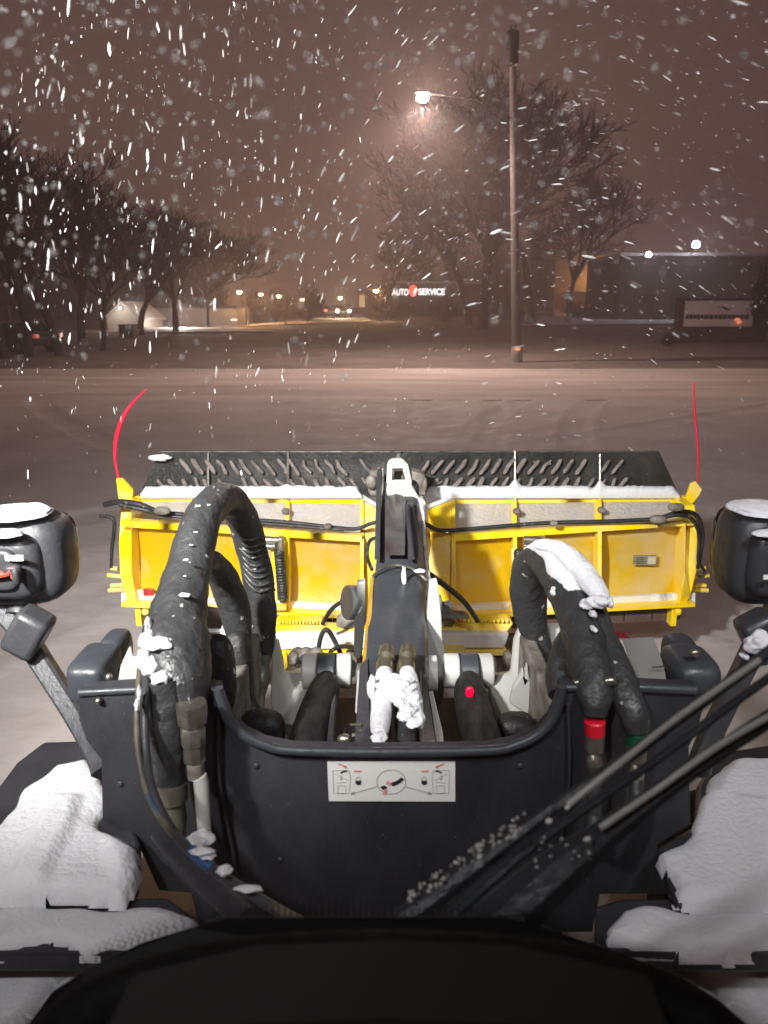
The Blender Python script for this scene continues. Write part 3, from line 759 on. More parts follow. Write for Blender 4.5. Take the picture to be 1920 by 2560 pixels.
    for i in range(N):
        for k in range(4): bm.faces.new((V[i][k], V[i + 1][k], V[i + 1][k + 1], V[i][k + 1]))
    link('snow_ridge', bm, snow, PLW)
    # marker bracket + marker rod
    if sgn < 0:
        bp = [(290, 1196), (305, 1196), (332, 1226), (330, 1250), (296, 1248)]; foot = (297, 1198)
        rp = [(297, 1198), (288, 1150), (290, 1100), (305, 1050), (330, 1010), (366, 974)]; wd = [7, 9, 12, 13, 9, 4]
    else:
        bp = [(1728, 1210), (1740, 1204), (1756, 1224), (1748, 1240), (1730, 1262), (1716, 1262), (1718, 1240)]; foot = (1746, 1205)
        rp = [(1744, 1205), (1745, 1150), (1743, 1100), (1737, 1040), (1735, 990), (1736, 955)]; wd = [5, 6, 7, 7, 6, 5]
    Ye = PY(ex) + .2
    bm = NB(); pplate(bm, bp, Ye, .03); br = link('marker_bracket', bm, yellow, PLW, bevel=.004)
    bm = NB(); sweep(bm, cr(W4([(a, b2, Ye + .02, w) for (a, b2), w in zip(rp, wd)]), 6), 8); link('marker_rod', bm, redrod, PLW)
    # reflectors low on the panel
    if sgn < 0: q = (372, 1480)
    else: q = (1668, 1513)
    bm = NB(); k = mpp(4.5); c = at(q[0], q[1], PY(q[0]) - .02); box(bm, c, (26 * k, .02, 18 * k)); rf = link('reflector', bm, mat('dull_red', (.42, .03, .03), .4, var=.5, vscale=30), PLW, bevel=.003)
    bm = NB(); box(bm, c + Vector((-sgn * -22 * k if sgn < 0 else -22 * k, 0, 0)), (18 * k, .018, 12 * k)); link('reflector_pale', bm, mat('pale_refl', (.6, .55, .5), .4), rf)
    # grey valve block and bellows beside the rib
    if sgn < 0: vx = 668; bx = 700
    else: vx = 1322; bx = 1300
    bm = NB(); Yv = PY(vx) - .17
    rod(bm, at(vx - 14, 1349, Yv), at(vx + 30, 1351, Yv), .022, 16); rod(bm, at(vx - 14, 1365, Yv - .02), at(vx + 22, 1366, Yv - .02), .022, 16)
    box(bm, at(vx + 34, 1359, Yv + .02), (.035, .07, .085)); link('valve_block', bm, steel, PLW, bevel=.006)
    bm = NB(); A, B = at(bx - 3, 1374, Yv), at(bx + 8 if sgn < 0 else bx, 1502, Yv + .02); P = []
    for i in range(61):
        q2 = A.lerp(B, i / 60); P.append((*q2, .030 * (1 + .10 * math.sin(i * 1.9)) * (1 if 1 < i < 59 else .7)))
    sweep(bm, P, 14); link('spring_bellows', bm, rubber, PLW)
    bm = NB(); rod(bm, at(bx - 17, 1372, Yv + .03), at(bx - 10, 1500, Yv + .03), .014, 10); box(bm, at(bx - 4, 1516, Yv + .03), (.1, .06, .025)); link('spring_rod', bm, yellow, PLW)
wing(-1); wing(1)
# centre hinge panels
for sgn in (-1, 1):
    a, b2 = (905, 950) if sgn < 0 else (1134, 1068)
    bm = NB(); P = [at(a, 1250, 4.70), at(b2, 1276, 4.55), at(b2, 1350, 4.42), at(b2, 1440, 4.45), at(b2, 1545, 4.42), at(a, 1545, 4.41), at(a, 1440, 4.46), at(a, 1352, 4.42)]
    prism(bm, P, (0, .015, 0)); link('hinge_panel', bm, yellow, PLW)
    bm = NB(); A, B = at(a, 1250, 4.66), at(a, 1352, 4.38); C = at(a, 1545, 4.33)
    w = .011
    prism(bm, [A + Vector((-w, 0, 0)), A + Vector((w, 0, 0)), B + Vector((w, 0, 0)), B + Vector((-w, 0, 0))], (0, .06, 0))
    prism(bm, [B + Vector((-w, 0, 0)), B + Vector((w, 0, 0)), C + Vector((w, 0, 0)), C + Vector((-w, 0, 0))], (0, .08, 0)); link('hinge_rib', bm, yellow_clean, PLW, bevel=.003)
    bm = NB(); pplate(bm, [(a, 1248, 4.68), (b2, 1272, 4.55), (b2, 1262, 4.6), (a + (0), 1236, 4.72)], 4.6, .02); link('hinge_snow', bm, snow, PLW)
# black back of the deflector bracket behind the boom head
bm = NB(); pplate(bm, [(925, 1180), (960, 1170), (960, 1240), (925, 1240)], 4.45, .12); pplate(bm, [(1030, 1178), (1062, 1186), (1064, 1238), (1032, 1240)], 4.45, .12)
superell(bm, at(1062, 1210, 4.42), (.03, .05, .09), .9, 12, 8); superell(bm, at(928, 1205, 4.42), (.07, .05, .09), .9, 12, 8)
link('deflector_bracket', bm, mudsteel, PLW, bevel=.005, split=True)
# hoses along the back
hose('hydraulic_hose', [(262, 1262, 4.5, 14), (300, 1255, 4.45, 15), (350, 1262, 4.42, 15), (400, 1280, 4.45, 13), (480, 1288, 4.46, 11), (600, 1298, 4.46, 11), (720, 1306, 4.43, 11), (830, 1318, 4.40, 10), (890, 1322, 4.38, 10), (930, 1308, 4.36, 10), (965, 1304, 4.36, 10)], rubber, PLW, 6, 10)
hose('hydraulic_hose', [(300, 1262, 4.40, 12), (360, 1275, 4.38, 12), (420, 1290, 4.42, 9), (520, 1297, 4.43, 8), (700, 1312, 4.40, 8), (860, 1325, 4.36, 8)], rubber, PLW, 6, 8)
hose('hydraulic_hose', [(1040, 1308, 4.36, 10), (1068, 1312, 4.36, 11), (1100, 1326, 4.36, 11), (1180, 1322, 4.40, 11), (1300, 1312, 4.44, 11), (1400, 1306, 4.46, 11), (1500, 1304, 4.45, 11), (1600, 1300, 4.46, 11), (1650, 1296, 4.44, 13), (1700, 1280, 4.42, 13), (1740, 1288, 4.48, 12), (1756, 1330, 4.52, 11), (1752, 1380, 4.52, 10), (1744, 1420, 4.55, 9)], rubber, PLW, 6, 10)
hose('hydraulic_hose', [(1640, 1300, 4.40, 10), (1690, 1288, 4.38, 10), (1730, 1298, 4.42, 10), (1748, 1340, 4.5, 9), (1745, 1400, 4.5, 8), (1760, 1425, 4.55, 7), (1758, 1440, 4.55, 7), (1745, 1440, 4.55, 7)], rubber, PLW, 6, 8)
hose('hydraulic_hose', [(250, 1290, 4.6, 10), (285, 1300, 4.58, 10), (280, 1370, 4.6, 9), (278, 1420, 4.6, 8)], rubber, PLW, 6, 8)
bm = NB()
for c_ in ((405, 1277), (1645, 1298), (1690, 1268)): superell(bm, at(c_[0], c_[1], 4.36), (.10, .05, .05), .8, 12, 8)
for c_ in ((820, 1316), (1385, 1308), (955, 1304)): superell(bm, at(c_[0], c_[1], 4.36), (.05, .05, .035), .8, 12, 8)
link('hose_clamp', bm, mudsteel, PLW, split=True)
# sticker with a worn grey print and a plain pale square
k = mpp(4.5); c = at(1612, 1400, PY(1612) + .02)
bm = NB(); box(bm, c, (58 * k, .01, 26 * k)); stk = link('sticker', bm, mat('sticker_grey', (.17, .16, .10), .5, var=.6, vscale=40, var_col=(.3, .28, .2)), PLW)
bm = NB(); box(bm, c + Vector((17 * k, -.007, 0)), (21 * k, .003, 20 * k)); link('sticker_square', bm, mat('sticker_pale', (.48, .42, .34), .5), stk)
bm = NB()
for i, w in enumerate((24, 20, 26, 18)): box(bm, c + Vector((-13 * k, -.006, (7 - i * 5) * k)), (w * k, .002, 1.6 * k))
link('sticker_print', bm, labelk, stk)
# under-structure: cutting edge, shoes, dark things under the blade
for sgn in (-1, 1):
    bm = NB(); x0, x1 = (900, 335) if sgn < 0 else (1140, 1702)
    for i in range(8):
        a, b2 = x0 + (x1 - x0) * i / 8, x0 + (x1 - x0) * (i + .96) / 8
        ya, yb = 1545 - 30 * i / 8, 1545 - 30 * (i + 1) / 8
        prism(bm, [at(a, ya + 2, PY(a) + .03), at(b2, yb + 2, PY(b2) + .03), at(b2, yb + 34, PY(b2) + .02), at(a, ya + 34, PY(a) + .02)], (0, .03, 0))
    link('cutting_edge', bm, brownsteel, PLW)
    bm = NB(); ex = 350 if sgn < 0 else 1680
    box(bm, at(ex, 1530, 4.6), (.035, .08, .16)); superell(bm, at(ex + 14, 1528, 4.55), (.05, .06, .05), .8, 10, 6); link('edge_bolt', bm, yellow, PLW, split=True)
# yellow carrier frame between plough and machine
bm = NB()
pplate(bm, [(682, 1562), (690, 1555), (805, 1553), (812, 1572), (1130, 1572), (1136, 1553), (1275, 1550), (1284, 1560), (1270, 1582), (690, 1584)], 4.05, .10); cf = link('carrier_beam', bm, yellow_clean, PLW, bevel=.01)
bm = NB(); pplate(bm, [(686, 1586), (1274, 1583), (1262, 1622), (700, 1626)], 4.0, .12); link('carrier_face', bm, yellow_frost, cf, bevel=.012)
bm = NB(); pplate(bm, [(695, 1629), (1268, 1625), (1260, 1640), (700, 1642)], 4.0, .1); pplate(bm, [(690, 1630), (716, 1630), (722, 1690), (700, 1690)], 3.98, .1)
pplate(bm, [(1110, 1630), (1165, 1630), (1165, 1662), (1110, 1662)], 3.9, .1); pplate(bm, [(850, 1636), (895, 1636), (895, 1665), (850, 1665)], 3.9, .1)
link('carrier_lower', bm, yellow_clean, cf, bevel=.006, split=True)
bm = NB()
for i in range(13): superell(bm, at(700 + i * 8.4, 1555, 4.03), (.018, .03, .02), .9, 8, 6); superell(bm, at(1140 + i * 10.6, 1552, 4.03), (.02, .03, .02), .9, 8, 6)
link('grip_teeth', bm, yellow_clean, cf)
bm = NB(); rnd = random.Random(2)
for i in range(34):
    px = rnd.uniform(705, 905) if i % 2 else rnd.uniform(1060, 1290); py = rnd.uniform(1640, 1700)
    superell(bm, at(px, py, rnd.uniform(3.4, 3.8)), (rnd.uniform(.04, .12), .1, rnd.uniform(.04, .13)), rnd.uniform(.4, .9), 10, 6)
for px in (765, 790, 745): superell(bm, at(px, 1650, 3.6), (.09, .1, .14), .9, 12, 8)
link('coupling_parts', bm, mudsteel, cf, split=True)
bm = NB(); lump(bm, 772, 1662, 3.5, 34, 22, .03, 4); lump(bm, 760, 1645, 3.5, 24, 14, .03, 6); lump(bm, 1120, 1515, 4.1, 30, 26, .03, 3); lump(bm, 400, 1144, 4.9, 56, 16, .03, 2); link('snow_clumps', bm, snow, cf, split=True)
bm = NB(); superell(bm, at(1110, 1525, 4.1), (.1, .1, .1), 1, 14, 10); superell(bm, at(1135, 1545, 4.1), (.18, .1, .08), .7, 12, 8); superell(bm, at(870, 1555, 4.1), (.14, .1, .14), .9, 12, 8); link('hinge_pin', bm, mudsteel, cf, split=True)
# dark chassis under
bm = NB(); box(bm, (.08, 4.25, .30), (2.2, .3, .12)); link('under_frame', bm, brownsteel, PLW)

# ================================================================== THE MACHINE
L = thing('wheel_loader', Vector((0, 1.2, 0)), 'black municipal loader seen from its own cab, with centre boom and snow covered fenders', 'wheel loader')
# front plate with U cut-out
out = [(196, 1728), (262, 1722), (352, 1716), (470, 1716), (545, 1722), (556, 1760), (575, 1802), (610, 1838), (660, 1862), (730, 1876), (960, 1880), (1220, 1876), (1290, 1862),
       (1345, 1836), (1380, 1798), (1398, 1750), (1404, 1716), (1500, 1712), (1620, 1716), (1745, 1722), (1764, 1744), (1745, 1820), (1722, 1868), (1726, 2062), (1642, 2112), (1682, 2234), (1500, 2236), (1480, 2330), (500, 2330), (478, 2232),
       (398, 2226), (342, 2104), (256, 2050), (254, 1900), (216, 1850), (198, 1800)]
bm = NB(); pplate(bm, out, 1.70, .045); fp = link('front_plate', bm, blackplas, L, bevel=.008)
U = [(545, 1720), (556, 1760), (575, 1802), (610, 1838), (660, 1862), (730, 1876), (960, 1880), (1220, 1876), (1290, 1862), (1345, 1836), (1380, 1798), (1398, 1750), (1404, 1716)]
bm = NB(); sweep(bm, cr(W4([(a, b, 1.685, 26) for a, b in U]), 5), 10); link('edge_trim', bm, greysteel, fp, split=True)
bm = NB(); sweep(bm, cr(W4([(198, 1732, 1.70, 20), (270, 1728, 1.70, 20), (360, 1724, 1.7, 20), (470, 1722, 1.7, 20), (540, 1724, 1.7, 20)]), 4), 10); sweep(bm, cr(W4([(1410, 1720, 1.70, 20), (1500, 1718, 1.70, 22), (1600, 1720, 1.7, 24), (1740, 1726, 1.7, 24)]), 4), 10); link('edge_trim', bm, greysteel, fp, split=True)
bm = NB(); sweep(bm, cr(W4([(548, 1760, 1.69, 10), (548, 1900, 1.69, 10), (556, 2000, 1.69, 10), (585, 2140, 1.69, 10), (600, 2290, 1.69, 10)]), 4), 8); sweep(bm, cr(W4([(1420, 1760, 1.69, 10), (1422, 1950, 1.69, 10), (1400, 2120, 1.69, 10)]), 4), 8); link('pressed_rib', bm, blackplas, fp, split=True)
bm = NB()
for bx0, by0 in ((700, 2150), (1180, 2150), (300, 1960), (640, 1915), (1300, 1915)): superell(bm, at(bx0, by0, 1.697), (.016, .008, .016), 1, 12, 8)
link('bolt', bm, greysteel, fp, split=True)
bm = NB(); rr_ = random.Random(77)
for i in range(170):
    px_, py_ = rr_.uniform(300, 1660), rr_.uniform(1740, 2250)
    if 560 < px_ < 1390 and py_ < 1885: continue
    if 810 < px_ < 1145 and 1895 < py_ < 2010: continue
    k_ = rr_.uniform(.0008, .0022); superell(bm, at(px_, py_, 1.699), (k_, k_, k_ * rr_.uniform(.8, 2)), 1, 6, 4)
tag(link('frozen_specks', bm, mat('ice_speck', (.22, .22, .22), .4), fp), kind='stuff')
# padlock instruction label
Yl = 1.695
def LP(x, y): return at(818 + (x - 75) / 1490 * 320, 1905 + (y - 115) / 455 * 97, Yl)   # label pixels in the zoomed crop
bm = NB(); prism(bm, [at(818, 1906, Yl), at(1138, 1906, Yl), at(1138, 2004, Yl), at(822, 2003, Yl)], (0, .004, 0)); lb = link('instruction_label', bm, labelw, fp)
def stroke(bm, pts, w, mi=0, dy=-.0015):
    for (a, b) in zip(pts, pts[1:]):
        A, B = LP(*a) + Vector((0, dy, 0)), LP(*b) + Vector((0, dy, 0)); d = (B - A); n = Vector((-d.z, 0, d.x)).normalized() * w * .00015
        prism(bm, [A - n, B - n, B + n, A + n], (0, .0008, 0), mi)
bm = NB()
circ = [(820 + 168 * math.cos(a), 345 + 142 * math.sin(a)) for a in [2 * math.pi * i / 40 for i in range(41)]]
stroke(bm, circ, 7); stroke(bm, [(655, 400), (355, 485)], 9); stroke(bm, [(985, 400), (1290, 485)], 9)
stroke(bm, [(355, 485), (395, 460)], 10); stroke(bm, [(355, 485), (400, 492)], 10); stroke(bm, [(1290, 485), (1250, 460)], 10); stroke(bm, [(1290, 485), (1245, 492)], 10)
for sx, o0 in ((1, 0), (-1, 1640)):
    f_ = lambda x: o0 + sx * x
    stroke(bm, [(f_(140), 210), (f_(330), 210), (f_(345), 300), (f_(330), 480), (f_(150), 480), (f_(140), 210)], 4, 0)
    stroke(bm, [(f_(200), 390), (f_(290), 390), (f_(290), 480), (f_(200), 480), (f_(200), 390)], 3, 0)
    stroke(bm, [(f_(235), 270), (f_(240), 325)], 14, 0); stroke(bm, [(f_(170), 250), (f_(320), 330)], 4, 0); stroke(bm, [(f_(180), 360), (f_(300), 350)], 4, 0)
    arcp = [(f_(437) + 26 * math.cos(a), 322 - 34 * math.sin(a)) for a in [math.pi * i / 10 for i in range(11)]]
    stroke(bm, arcp, 8, 0)
link('label_lines', bm, labelg, lb)
bm = NB()
for sx, o0 in ((1, 0), (-1, 1640)):
    f_ = lambda x: o0 + sx * x
    stroke(bm, [(f_(232), 240), (f_(268), 218), (f_(306), 215)], 12, dy=-.0025)
    stroke(bm, [(f_(412), 328), (f_(412), 360), (f_(437), 376), (f_(462), 360), (f_(462), 328)], 10, dy=-.0025)
    stroke(bm, [(f_(414), 350), (f_(460), 350)], 34, dy=-.0028)
stroke(bm, [(828, 375), (890, 350), (930, 325), (950, 300)], 34, dy=-.0025); stroke(bm, [(700, 410), (752, 392)], 14, dy=-.0025); stroke(bm, [(715, 430), (772, 405)], 12, dy=-.0025)
link('label_marks', bm, labelk, lb)
bm = NB()
for sx, o0 in ((1, 0), (-1, 1640)):
    f_ = lambda x: o0 + sx * x
    stroke(bm, [(f_(205), 132), (f_(250), 145), (f_(285), 168)], 12, dy=-.0025); stroke(bm, [(f_(275), 175), (f_(298), 160)], 22, dy=-.0025); stroke(bm, [(f_(385), 215), (f_(470), 218)], 12, dy=-.0025)
stroke(bm, [(770, 345), (820, 370)], 26, dy=-.0025); stroke(bm, [(760, 430), (740, 490)], 26, dy=-.0025)
link('label_arrows', bm, labelr, lb)

# side drums / boots at both top corners
bm = NB(); superell(bm, at(240, 1680, 1.84), (.10, .18, .11), .4); superell(bm, at(290, 1630, 1.95), (.07, .14, .11), .6); link('corner_boot', bm, greysteel, L, split=True)
bm = NB(); superell(bm, at(1722, 1682, 1.86), (.125, .18, .12), .55); superell(bm, at(1698, 1628, 1.98), (.085, .12, .09), .7); link('corner_boot', bm, greysteel, L, split=True)
bm = NB(); superell(bm, at(272, 1692, 1.75), (.018, .02, .02), 1, 10, 8); superell(bm, at(246, 1751, 1.69), (.018, .02, .018), 1, 10, 8); superell(bm, at(1738, 1632, 1.80), (.03, .02, .02), .8, 10, 8); link('bolt', bm, steel, L, split=True)
# white body panels seen beside the hose loops
bm = NB(); pplate(bm, [(322, 1618, 1.86), (328, 1648, 1.82), (347, 1650, 1.8), (346, 1658, 1.8), (303, 1658, 1.8)], 1.8, .02); pplate(bm, [(302, 1661), (346, 1661), (344, 1708), (340, 1712), (293, 1712)], 1.79, .02); link('white_side_panel', bm, whitepaint, L, bevel=.003, split=True)
bm = NB(); N = 8; pr = [[], []]
for i in range(N + 1):
    t = i / N; yy = 1592 + (1712 - 1592) * t; bow = 34 * math.sin(t * 1.5)
    pr[0].append(bm.verts.new(at(1555 + 42 * t, yy + 6, 1.98 - .24 * t))); pr[1].append(bm.verts.new(at(1632 + bow, yy, 2.02 - .29 * t)))
for i in range(N): bm.faces.new((pr[0][i], pr[0][i + 1], pr[1][i + 1], pr[1][i]))
bmesh.ops.solidify(bm, geom=bm.faces[:], thickness=.015); link('white_side_panel', bm, whitepaint, L, split=True)
bm = NB(); P = [(*at(1630, 1668, 1.80), .002), (*at(1664, 1666, 1.80), .002)]; sweep(bm, P, 6); link('panel_seam', bm, labelk, L)
bm = NB(); pplate(bm, [(1530, 1580), (1565, 1584), (1575, 1596), (1540, 1594)], 2.2, .01); link('red_tag', bm, mat('dark_red', (.3, .02, .03), .5), L)

# headlights on stalks
def headlight(sg, cx, cy, Y, w, h):
    k = mpp(Y); c = at(cx, cy, Y)
    bm = NB(); superell(bm, c, (w * k, .20, h * k), .55, 48, 28)
    superell(bm, c + Vector((0, -.055, 0)), (w * k * .74, .16, h * k * .72), .5, 40, 24)
    hl = link('headlight_housing', bm, greyplas, L)
    bm = NB(); superell(bm, c + Vector((sg * -.012, -.125, .004)), (w * k * .5, .05, h * k * .44), .35, 32, 12); link('rear_cover', bm, greyplas, hl)
    bm = NB(); superell(bm, c + Vector((0, .10, 0)), (w * k * .85, .05, h * k * .82), .5, 32, 12); link('headlight_lens', bm, glassd, hl)
    return hl, c, k
hl, c, k = headlight(1, 38, 1388, 2.05, 290, 236)
bm = NB(); q = at(36, 1395, 1.895); box(bm, q, (42 * k, .004, 13 * k)); link('sticker', bm, labelw, hl)
bm = NB(); q = at(14, 1434, 1.885); sweep(bm, [(*(q + Vector((-.05, 0, -.01))), .008), (*(q + Vector((.0, 0, 0))), .009), (*(q + Vector((.018, 0, .008))), .012)], 8); box(bm, q + Vector((.022, 0, .004)), (.012, .015, .032)); link('strap_tab', bm, mat('red_tab', (.75, .07, .05), .4), hl)
bm = NB(); superell(bm, at(30, 1425, 1.89), (.05, .03, .03), .7, 14, 8); superell(bm, at(42, 1440, 1.885), (.02, .03, .05), .7, 14, 8); link('plug', bm, blackplas, hl)
hr, c2, k2 = headlight(-1, 1905, 1380, 2.05, 210, 250)
bm = NB(); box(bm, at(1918, 1443, 1.89), (.02, .004, .012)); link('sticker', bm, labelw, hr)
def snow_dome(parent, cx, cy, Y, w, h, dep, dy=0):
    bm = NB(); r = bmesh.ops.create_icosphere(bm, subdivisions=4, radius=1); c = at(cx, cy, Y); k = mpp(Y)
    for v in r['verts']:
        n = 1 + .12 * noise.noise(v.co * 2.3 + Vector((cx, 0, 0))) + .05 * noise.noise(v.co * 8)
        v.co = c + Vector((v.co.x * w * k / 2 * n, v.co.y * dep * n, v.co.z * (h * k / 2 * (n if v.co.z > 0 else .35))))
    return link('snow_cap', bm, snow, parent)
snow_dome(hl, 40, 1283, 2.02, 175, 34, .09); snow_dome(hl, 6, 1336, 1.915, 100, 24, .035)
snow_dome(hr, 1905, 1274, 2.03, 160, 38, .09); snow_dome(hr, 1930, 1336, 1.92, 100, 22, .03)
# stalks
bm = NB(); sec = [(1, .7), (.7, 1), (-.7, 1), (-1, .7), (-1, -.7), (-.7, -1), (.7, -1), (1, -.7)]; sec = [(a * .8, b * .8) for a, b in sec]
sweep(bm, cr(W4([(-30, 1500, 2.03, 60), (40, 1560, 2.0, 62), (120, 1680, 1.93, 60), (190, 1790, 1.86, 60), (245, 1885, 1.78, 64), (262, 1930, 1.74, 68)]), 5), shape=sec); link('headlight_stalk', bm, greyplas, L)
bm = NB(); c = at(72, 1580, 1.93); rot = Matrix.Rotation(R(-32), 3, 'Y').to_3x3(); box(bm, c, (.092, .09, .125), rot.transposed()); link('stalk_clamp', bm, greyplas, L, bevel=.016, split=True)
bm = NB(); sweep(bm, W4([(60, 1500, 2.03, 66), (50, 1540, 2.0, 70)]), 12); link('stalk_clamp', bm, greyplas, L, split=True)
bm = NB(); sweep(bm, cr(W4([(1955, 1500, 2.03, 60), (1905, 1580, 2.0, 62), (1850, 1690, 1.92, 58), (1795, 1800, 1.84, 58), (1760, 1880, 1.78, 60), (1745, 1930, 1.74, 60)]), 5), shape=sec); link('headlight_stalk', bm, greyplas, L)
bm = NB(); c = at(1902, 1590, 1.93); box(bm, c, (.092, .09, .13), Matrix.Rotation(R(30), 3, 'Y').transposed()); sc_ = link('stalk_clamp', bm, greyplas, L, bevel=.016, split=True)
bm = NB(); lump(bm, 1898, 1608, 1.87, 70, 56, .035, 3); lump(bm, 1860, 1640, 1.87, 20, 14, .02, 5); link('snow_cap', bm, snow, sc_)

# fenders with snow
def wp(P, z): return [tuple(atz(a, b, z).xy) for a, b in P]
zf = 1.0
def fender(P, S_, shelf, shelf_s, ridges, label):
    bm = NB(); prism(bm, [Vector((*p, zf)) for p in wp(P, zf)], (0, 0, -.05)); fd = link('fender', bm, blackplas, L, bevel=.012)
    snowpad('fender_snow', wp(S_, zf + .03), zf + .002, .026, fd, cell=.008, edge=.045, wob=.03, ridges=[(wp(r, zf + .03), h) for r, h in ridges])
    z2 = .965
    bm = NB(); prism(bm, [Vector((*p, z2)) for p in wp(shelf, z2)], (0, 0, -.05)); sh = link('step', bm, blackplas, L, bevel=.01)
    snowpad('step_snow', wp(shelf_s, z2 + .03), z2 + .002, .024, sh, cell=.009, edge=.045, wob=.03)
    return fd
fender([(-700, 2215), (-420, 2120), (-60, 2040), (40, 1905), (110, 1852), (262, 1848), (285, 1950), (350, 2100), (345, 2200), (290, 2238), (-60, 2240)],
       [(-500, 2200), (-200, 2120), (8, 2050), (60, 1962), (140, 1900), (215, 1884), (254, 1935), (258, 2060), (285, 2076), (338, 2112), (332, 2180), (305, 2226), (260, 2228), (200, 2215), (-100, 2222)],
       [(-700, 2240), (420, 2242), (486, 2290), (484, 2385), (-700, 2385)],
       [(-650, 2250), (200, 2252), (300, 2258), (400, 2238), (440, 2248), (480, 2285), (478, 2345), (-650, 2350)],
       [([(132, 1990), (196, 1992), (180, 2060), (100, 2214), (15, 2214)], .022), ([(262, 2075), (336, 2112), (330, 2170), (296, 2200), (268, 2150)], .018)], 'left')
fender([(1640, 2118), (1738, 2060), (1742, 1960), (1790, 1880), (1980, 1850), (2500, 2000), (2700, 2240), (1990, 2250), (1690, 2258), (1672, 2200)],
       [(1652, 2122), (1735, 2070), (1748, 1975), (1800, 1898), (1980, 1870), (2400, 2000), (2600, 2230), (1990, 2238), (1740, 2246), (1700, 2225)],
       [(1490, 2262), (1560, 2244), (2700, 2244), (2700, 2400), (1490, 2380)],
       [(1500, 2300), (1560, 2256), (1700, 2262), (2600, 2252), (2600, 2370), (1500, 2352)],
       [([(1850, 1990), (1930, 2000), (2010, 2180), (1900, 2190)], .012)], 'right')
bm = NB(); c = atz(138, 2247, .85); superell(bm, c, (.022, .02, .03), .8, 10, 8); c = atz(1868, 2262, .85); superell(bm, c, (.022, .02, .03), .8, 10, 8); link('step_bolt', bm, greysteel, L, split=True)
# lower steps and wheels under the fenders
for s in (-1, 1):
    snowpad('lower_step_snow', [(s * .30, 1.05), (s * 1.6, 1.05), (s * 1.6, 1.52), (s * .55, 1.54)][::s], .80, .04, L, cell=.016, edge=.06, wob=.05)
    bm = NB(); box(bm, (s * .98, 1.30, .77), (1.3, .52, .05)); link('lower_step', bm, blackplas, L, bevel=.01)
    bm = NB(); cx = s * 1.12; P = []
    prof = [(-.21, .24), (-.21, .40), (-.17, .45), (.17, .45), (.21, .40), (.21, .24)]; n = 40; rings = []
    for i in range(n):
        a = 2 * math.pi * i / n; rr = 1 + (.03 if i % 2 else 0)
        rings.append([bm.verts.new((cx + x, 1.85 + math.cos(a) * r * (rr if r > .41 else 1), .46 + math.sin(a) * r * (rr if r > .41 else 1))) for x, r in prof])
    for i in range(n):
        for k_ in range(5): bm.faces.new((rings[i][k_], rings[(i + 1) % n][k_], rings[(i + 1) % n][k_ + 1], rings[i][k_ + 1]))
    wh = link('wheel', bm, tyre, L)
    bm = NB(); rod(bm, (cx - .15, 1.85, .46), (cx + .15, 1.85, .46), .25, 24); link('rim', bm, whitepaint, wh)

# floor of the front well (dark) so nothing shows through between plate and hitch
bm = NB(); box(bm, (.02, 2.5, .50), (1.0, 1.5, .10)); box(bm, (.02, 2.0, .85), (.30, .5, .3)); link('front_frame', bm, blackplas, L, bevel=.02)
bm = NB(); box(bm, (-.46, 2.15, .95), (.05, .7, .5)); box(bm, (.5, 2.15, .95), (.05, .7, .5)); link('front_frame_side', bm, mudsteel, L, bevel=.01, split=True)

# boom
boxs = [(.92, .55), (.82, .75), (.6, .85), (-.6, .85), (-.82, .75), (-.92, .55), (-.92, -.55), (-.82, -.75), (.82, -.75), (.92, -.55)]
def bsweep(bm, P, sx, sz):
    rings = []
    for (px, py, Y, w) in P:
        c = at(px, py, Y); hw = w / 2 / F * (Y / ray(px, py).y)
        rings.append([bm.verts.new(c + Vector((b * hw * sx, a * 0, (a - .9) * hw * sz))) for b, a in [(y_, x_) for x_, y_ in boxs]])
    n = len(boxs)
    for i in range(len(rings) - 1):
        for k_ in range(n): bm.faces.new((rings[i][k_], rings[i][(k_ + 1) % n], rings[i + 1][(k_ + 1) % n], rings[i + 1][k_]))
    bm.faces.new(rings[0]); bm.faces.new(rings[-1][::-1])
bm = NB(); bsweep(bm, [(975, 1870, 1.9, 196), (985, 1760, 2.12, 182), (990, 1600, 2.52, 168), (992, 1480, 2.9, 150), (990, 1440, 3.03, 148)], 1.15, 1.4)
bo = link('boom', bm, greysteel, L)
bm = NB(); bsweep(bm, [(990, 1452, 2.99, 142), (990, 1436, 3.05, 138), (991, 1424, 3.10, 118), (992, 1416, 3.13, 80)], 1.15, 1.3); link('boom_end', bm, greysteel, bo)
bm = NB(); sweep(bm, cr(W4([(932, 1440, 3.0, 7), (955, 1420, 3.04, 6), (990, 1413, 3.08, 6), (1030, 1422, 3.04, 6), (1068, 1452, 3.0, 8)]), 6), 8); link('weld_bead', bm, steel, bo)
bm = NB(); bsweep(bm, [(990, 1440, 3.06, 128), (995, 1330, 3.38, 112), (1000, 1230, 3.70, 104), (1002, 1200, 3.8, 96)], 1.12, 1.1); inner = link('boom_extension', bm, greysteel, L)
bm = NB(); pplate(bm, [(962, 1388, 3.12), (1012, 1388, 3.12), (1014, 1250, 3.55), (1006, 1240, 3.6), (990, 1236, 3.62), (972, 1242, 3.6), (963, 1258, 3.52)], 3.3, .02); link('wear_plate', bm, mat('worn_plate', (.12, .12, .12), .35, metal=.4, var=.9, vscale=9, var_col=(.06, .04, .04)), inner)
bm = NB()
pplate(bm, [(936, 1400, 3.1), (950, 1400, 3.1), (955, 1190, 3.8), (953, 1172, 3.85), (944, 1172, 3.85), (941, 1200, 3.75)], 3.4, .05)
pplate(bm, [(1020, 1400, 3.1), (1046, 1400, 3.1), (1048, 1370, 3.2), (1040, 1300, 3.4), (1034, 1262, 3.5), (1018, 1262, 3.5)], 3.3, .05)
link('side_plate', bm, greysteel, inner, bevel=.005, split=True)
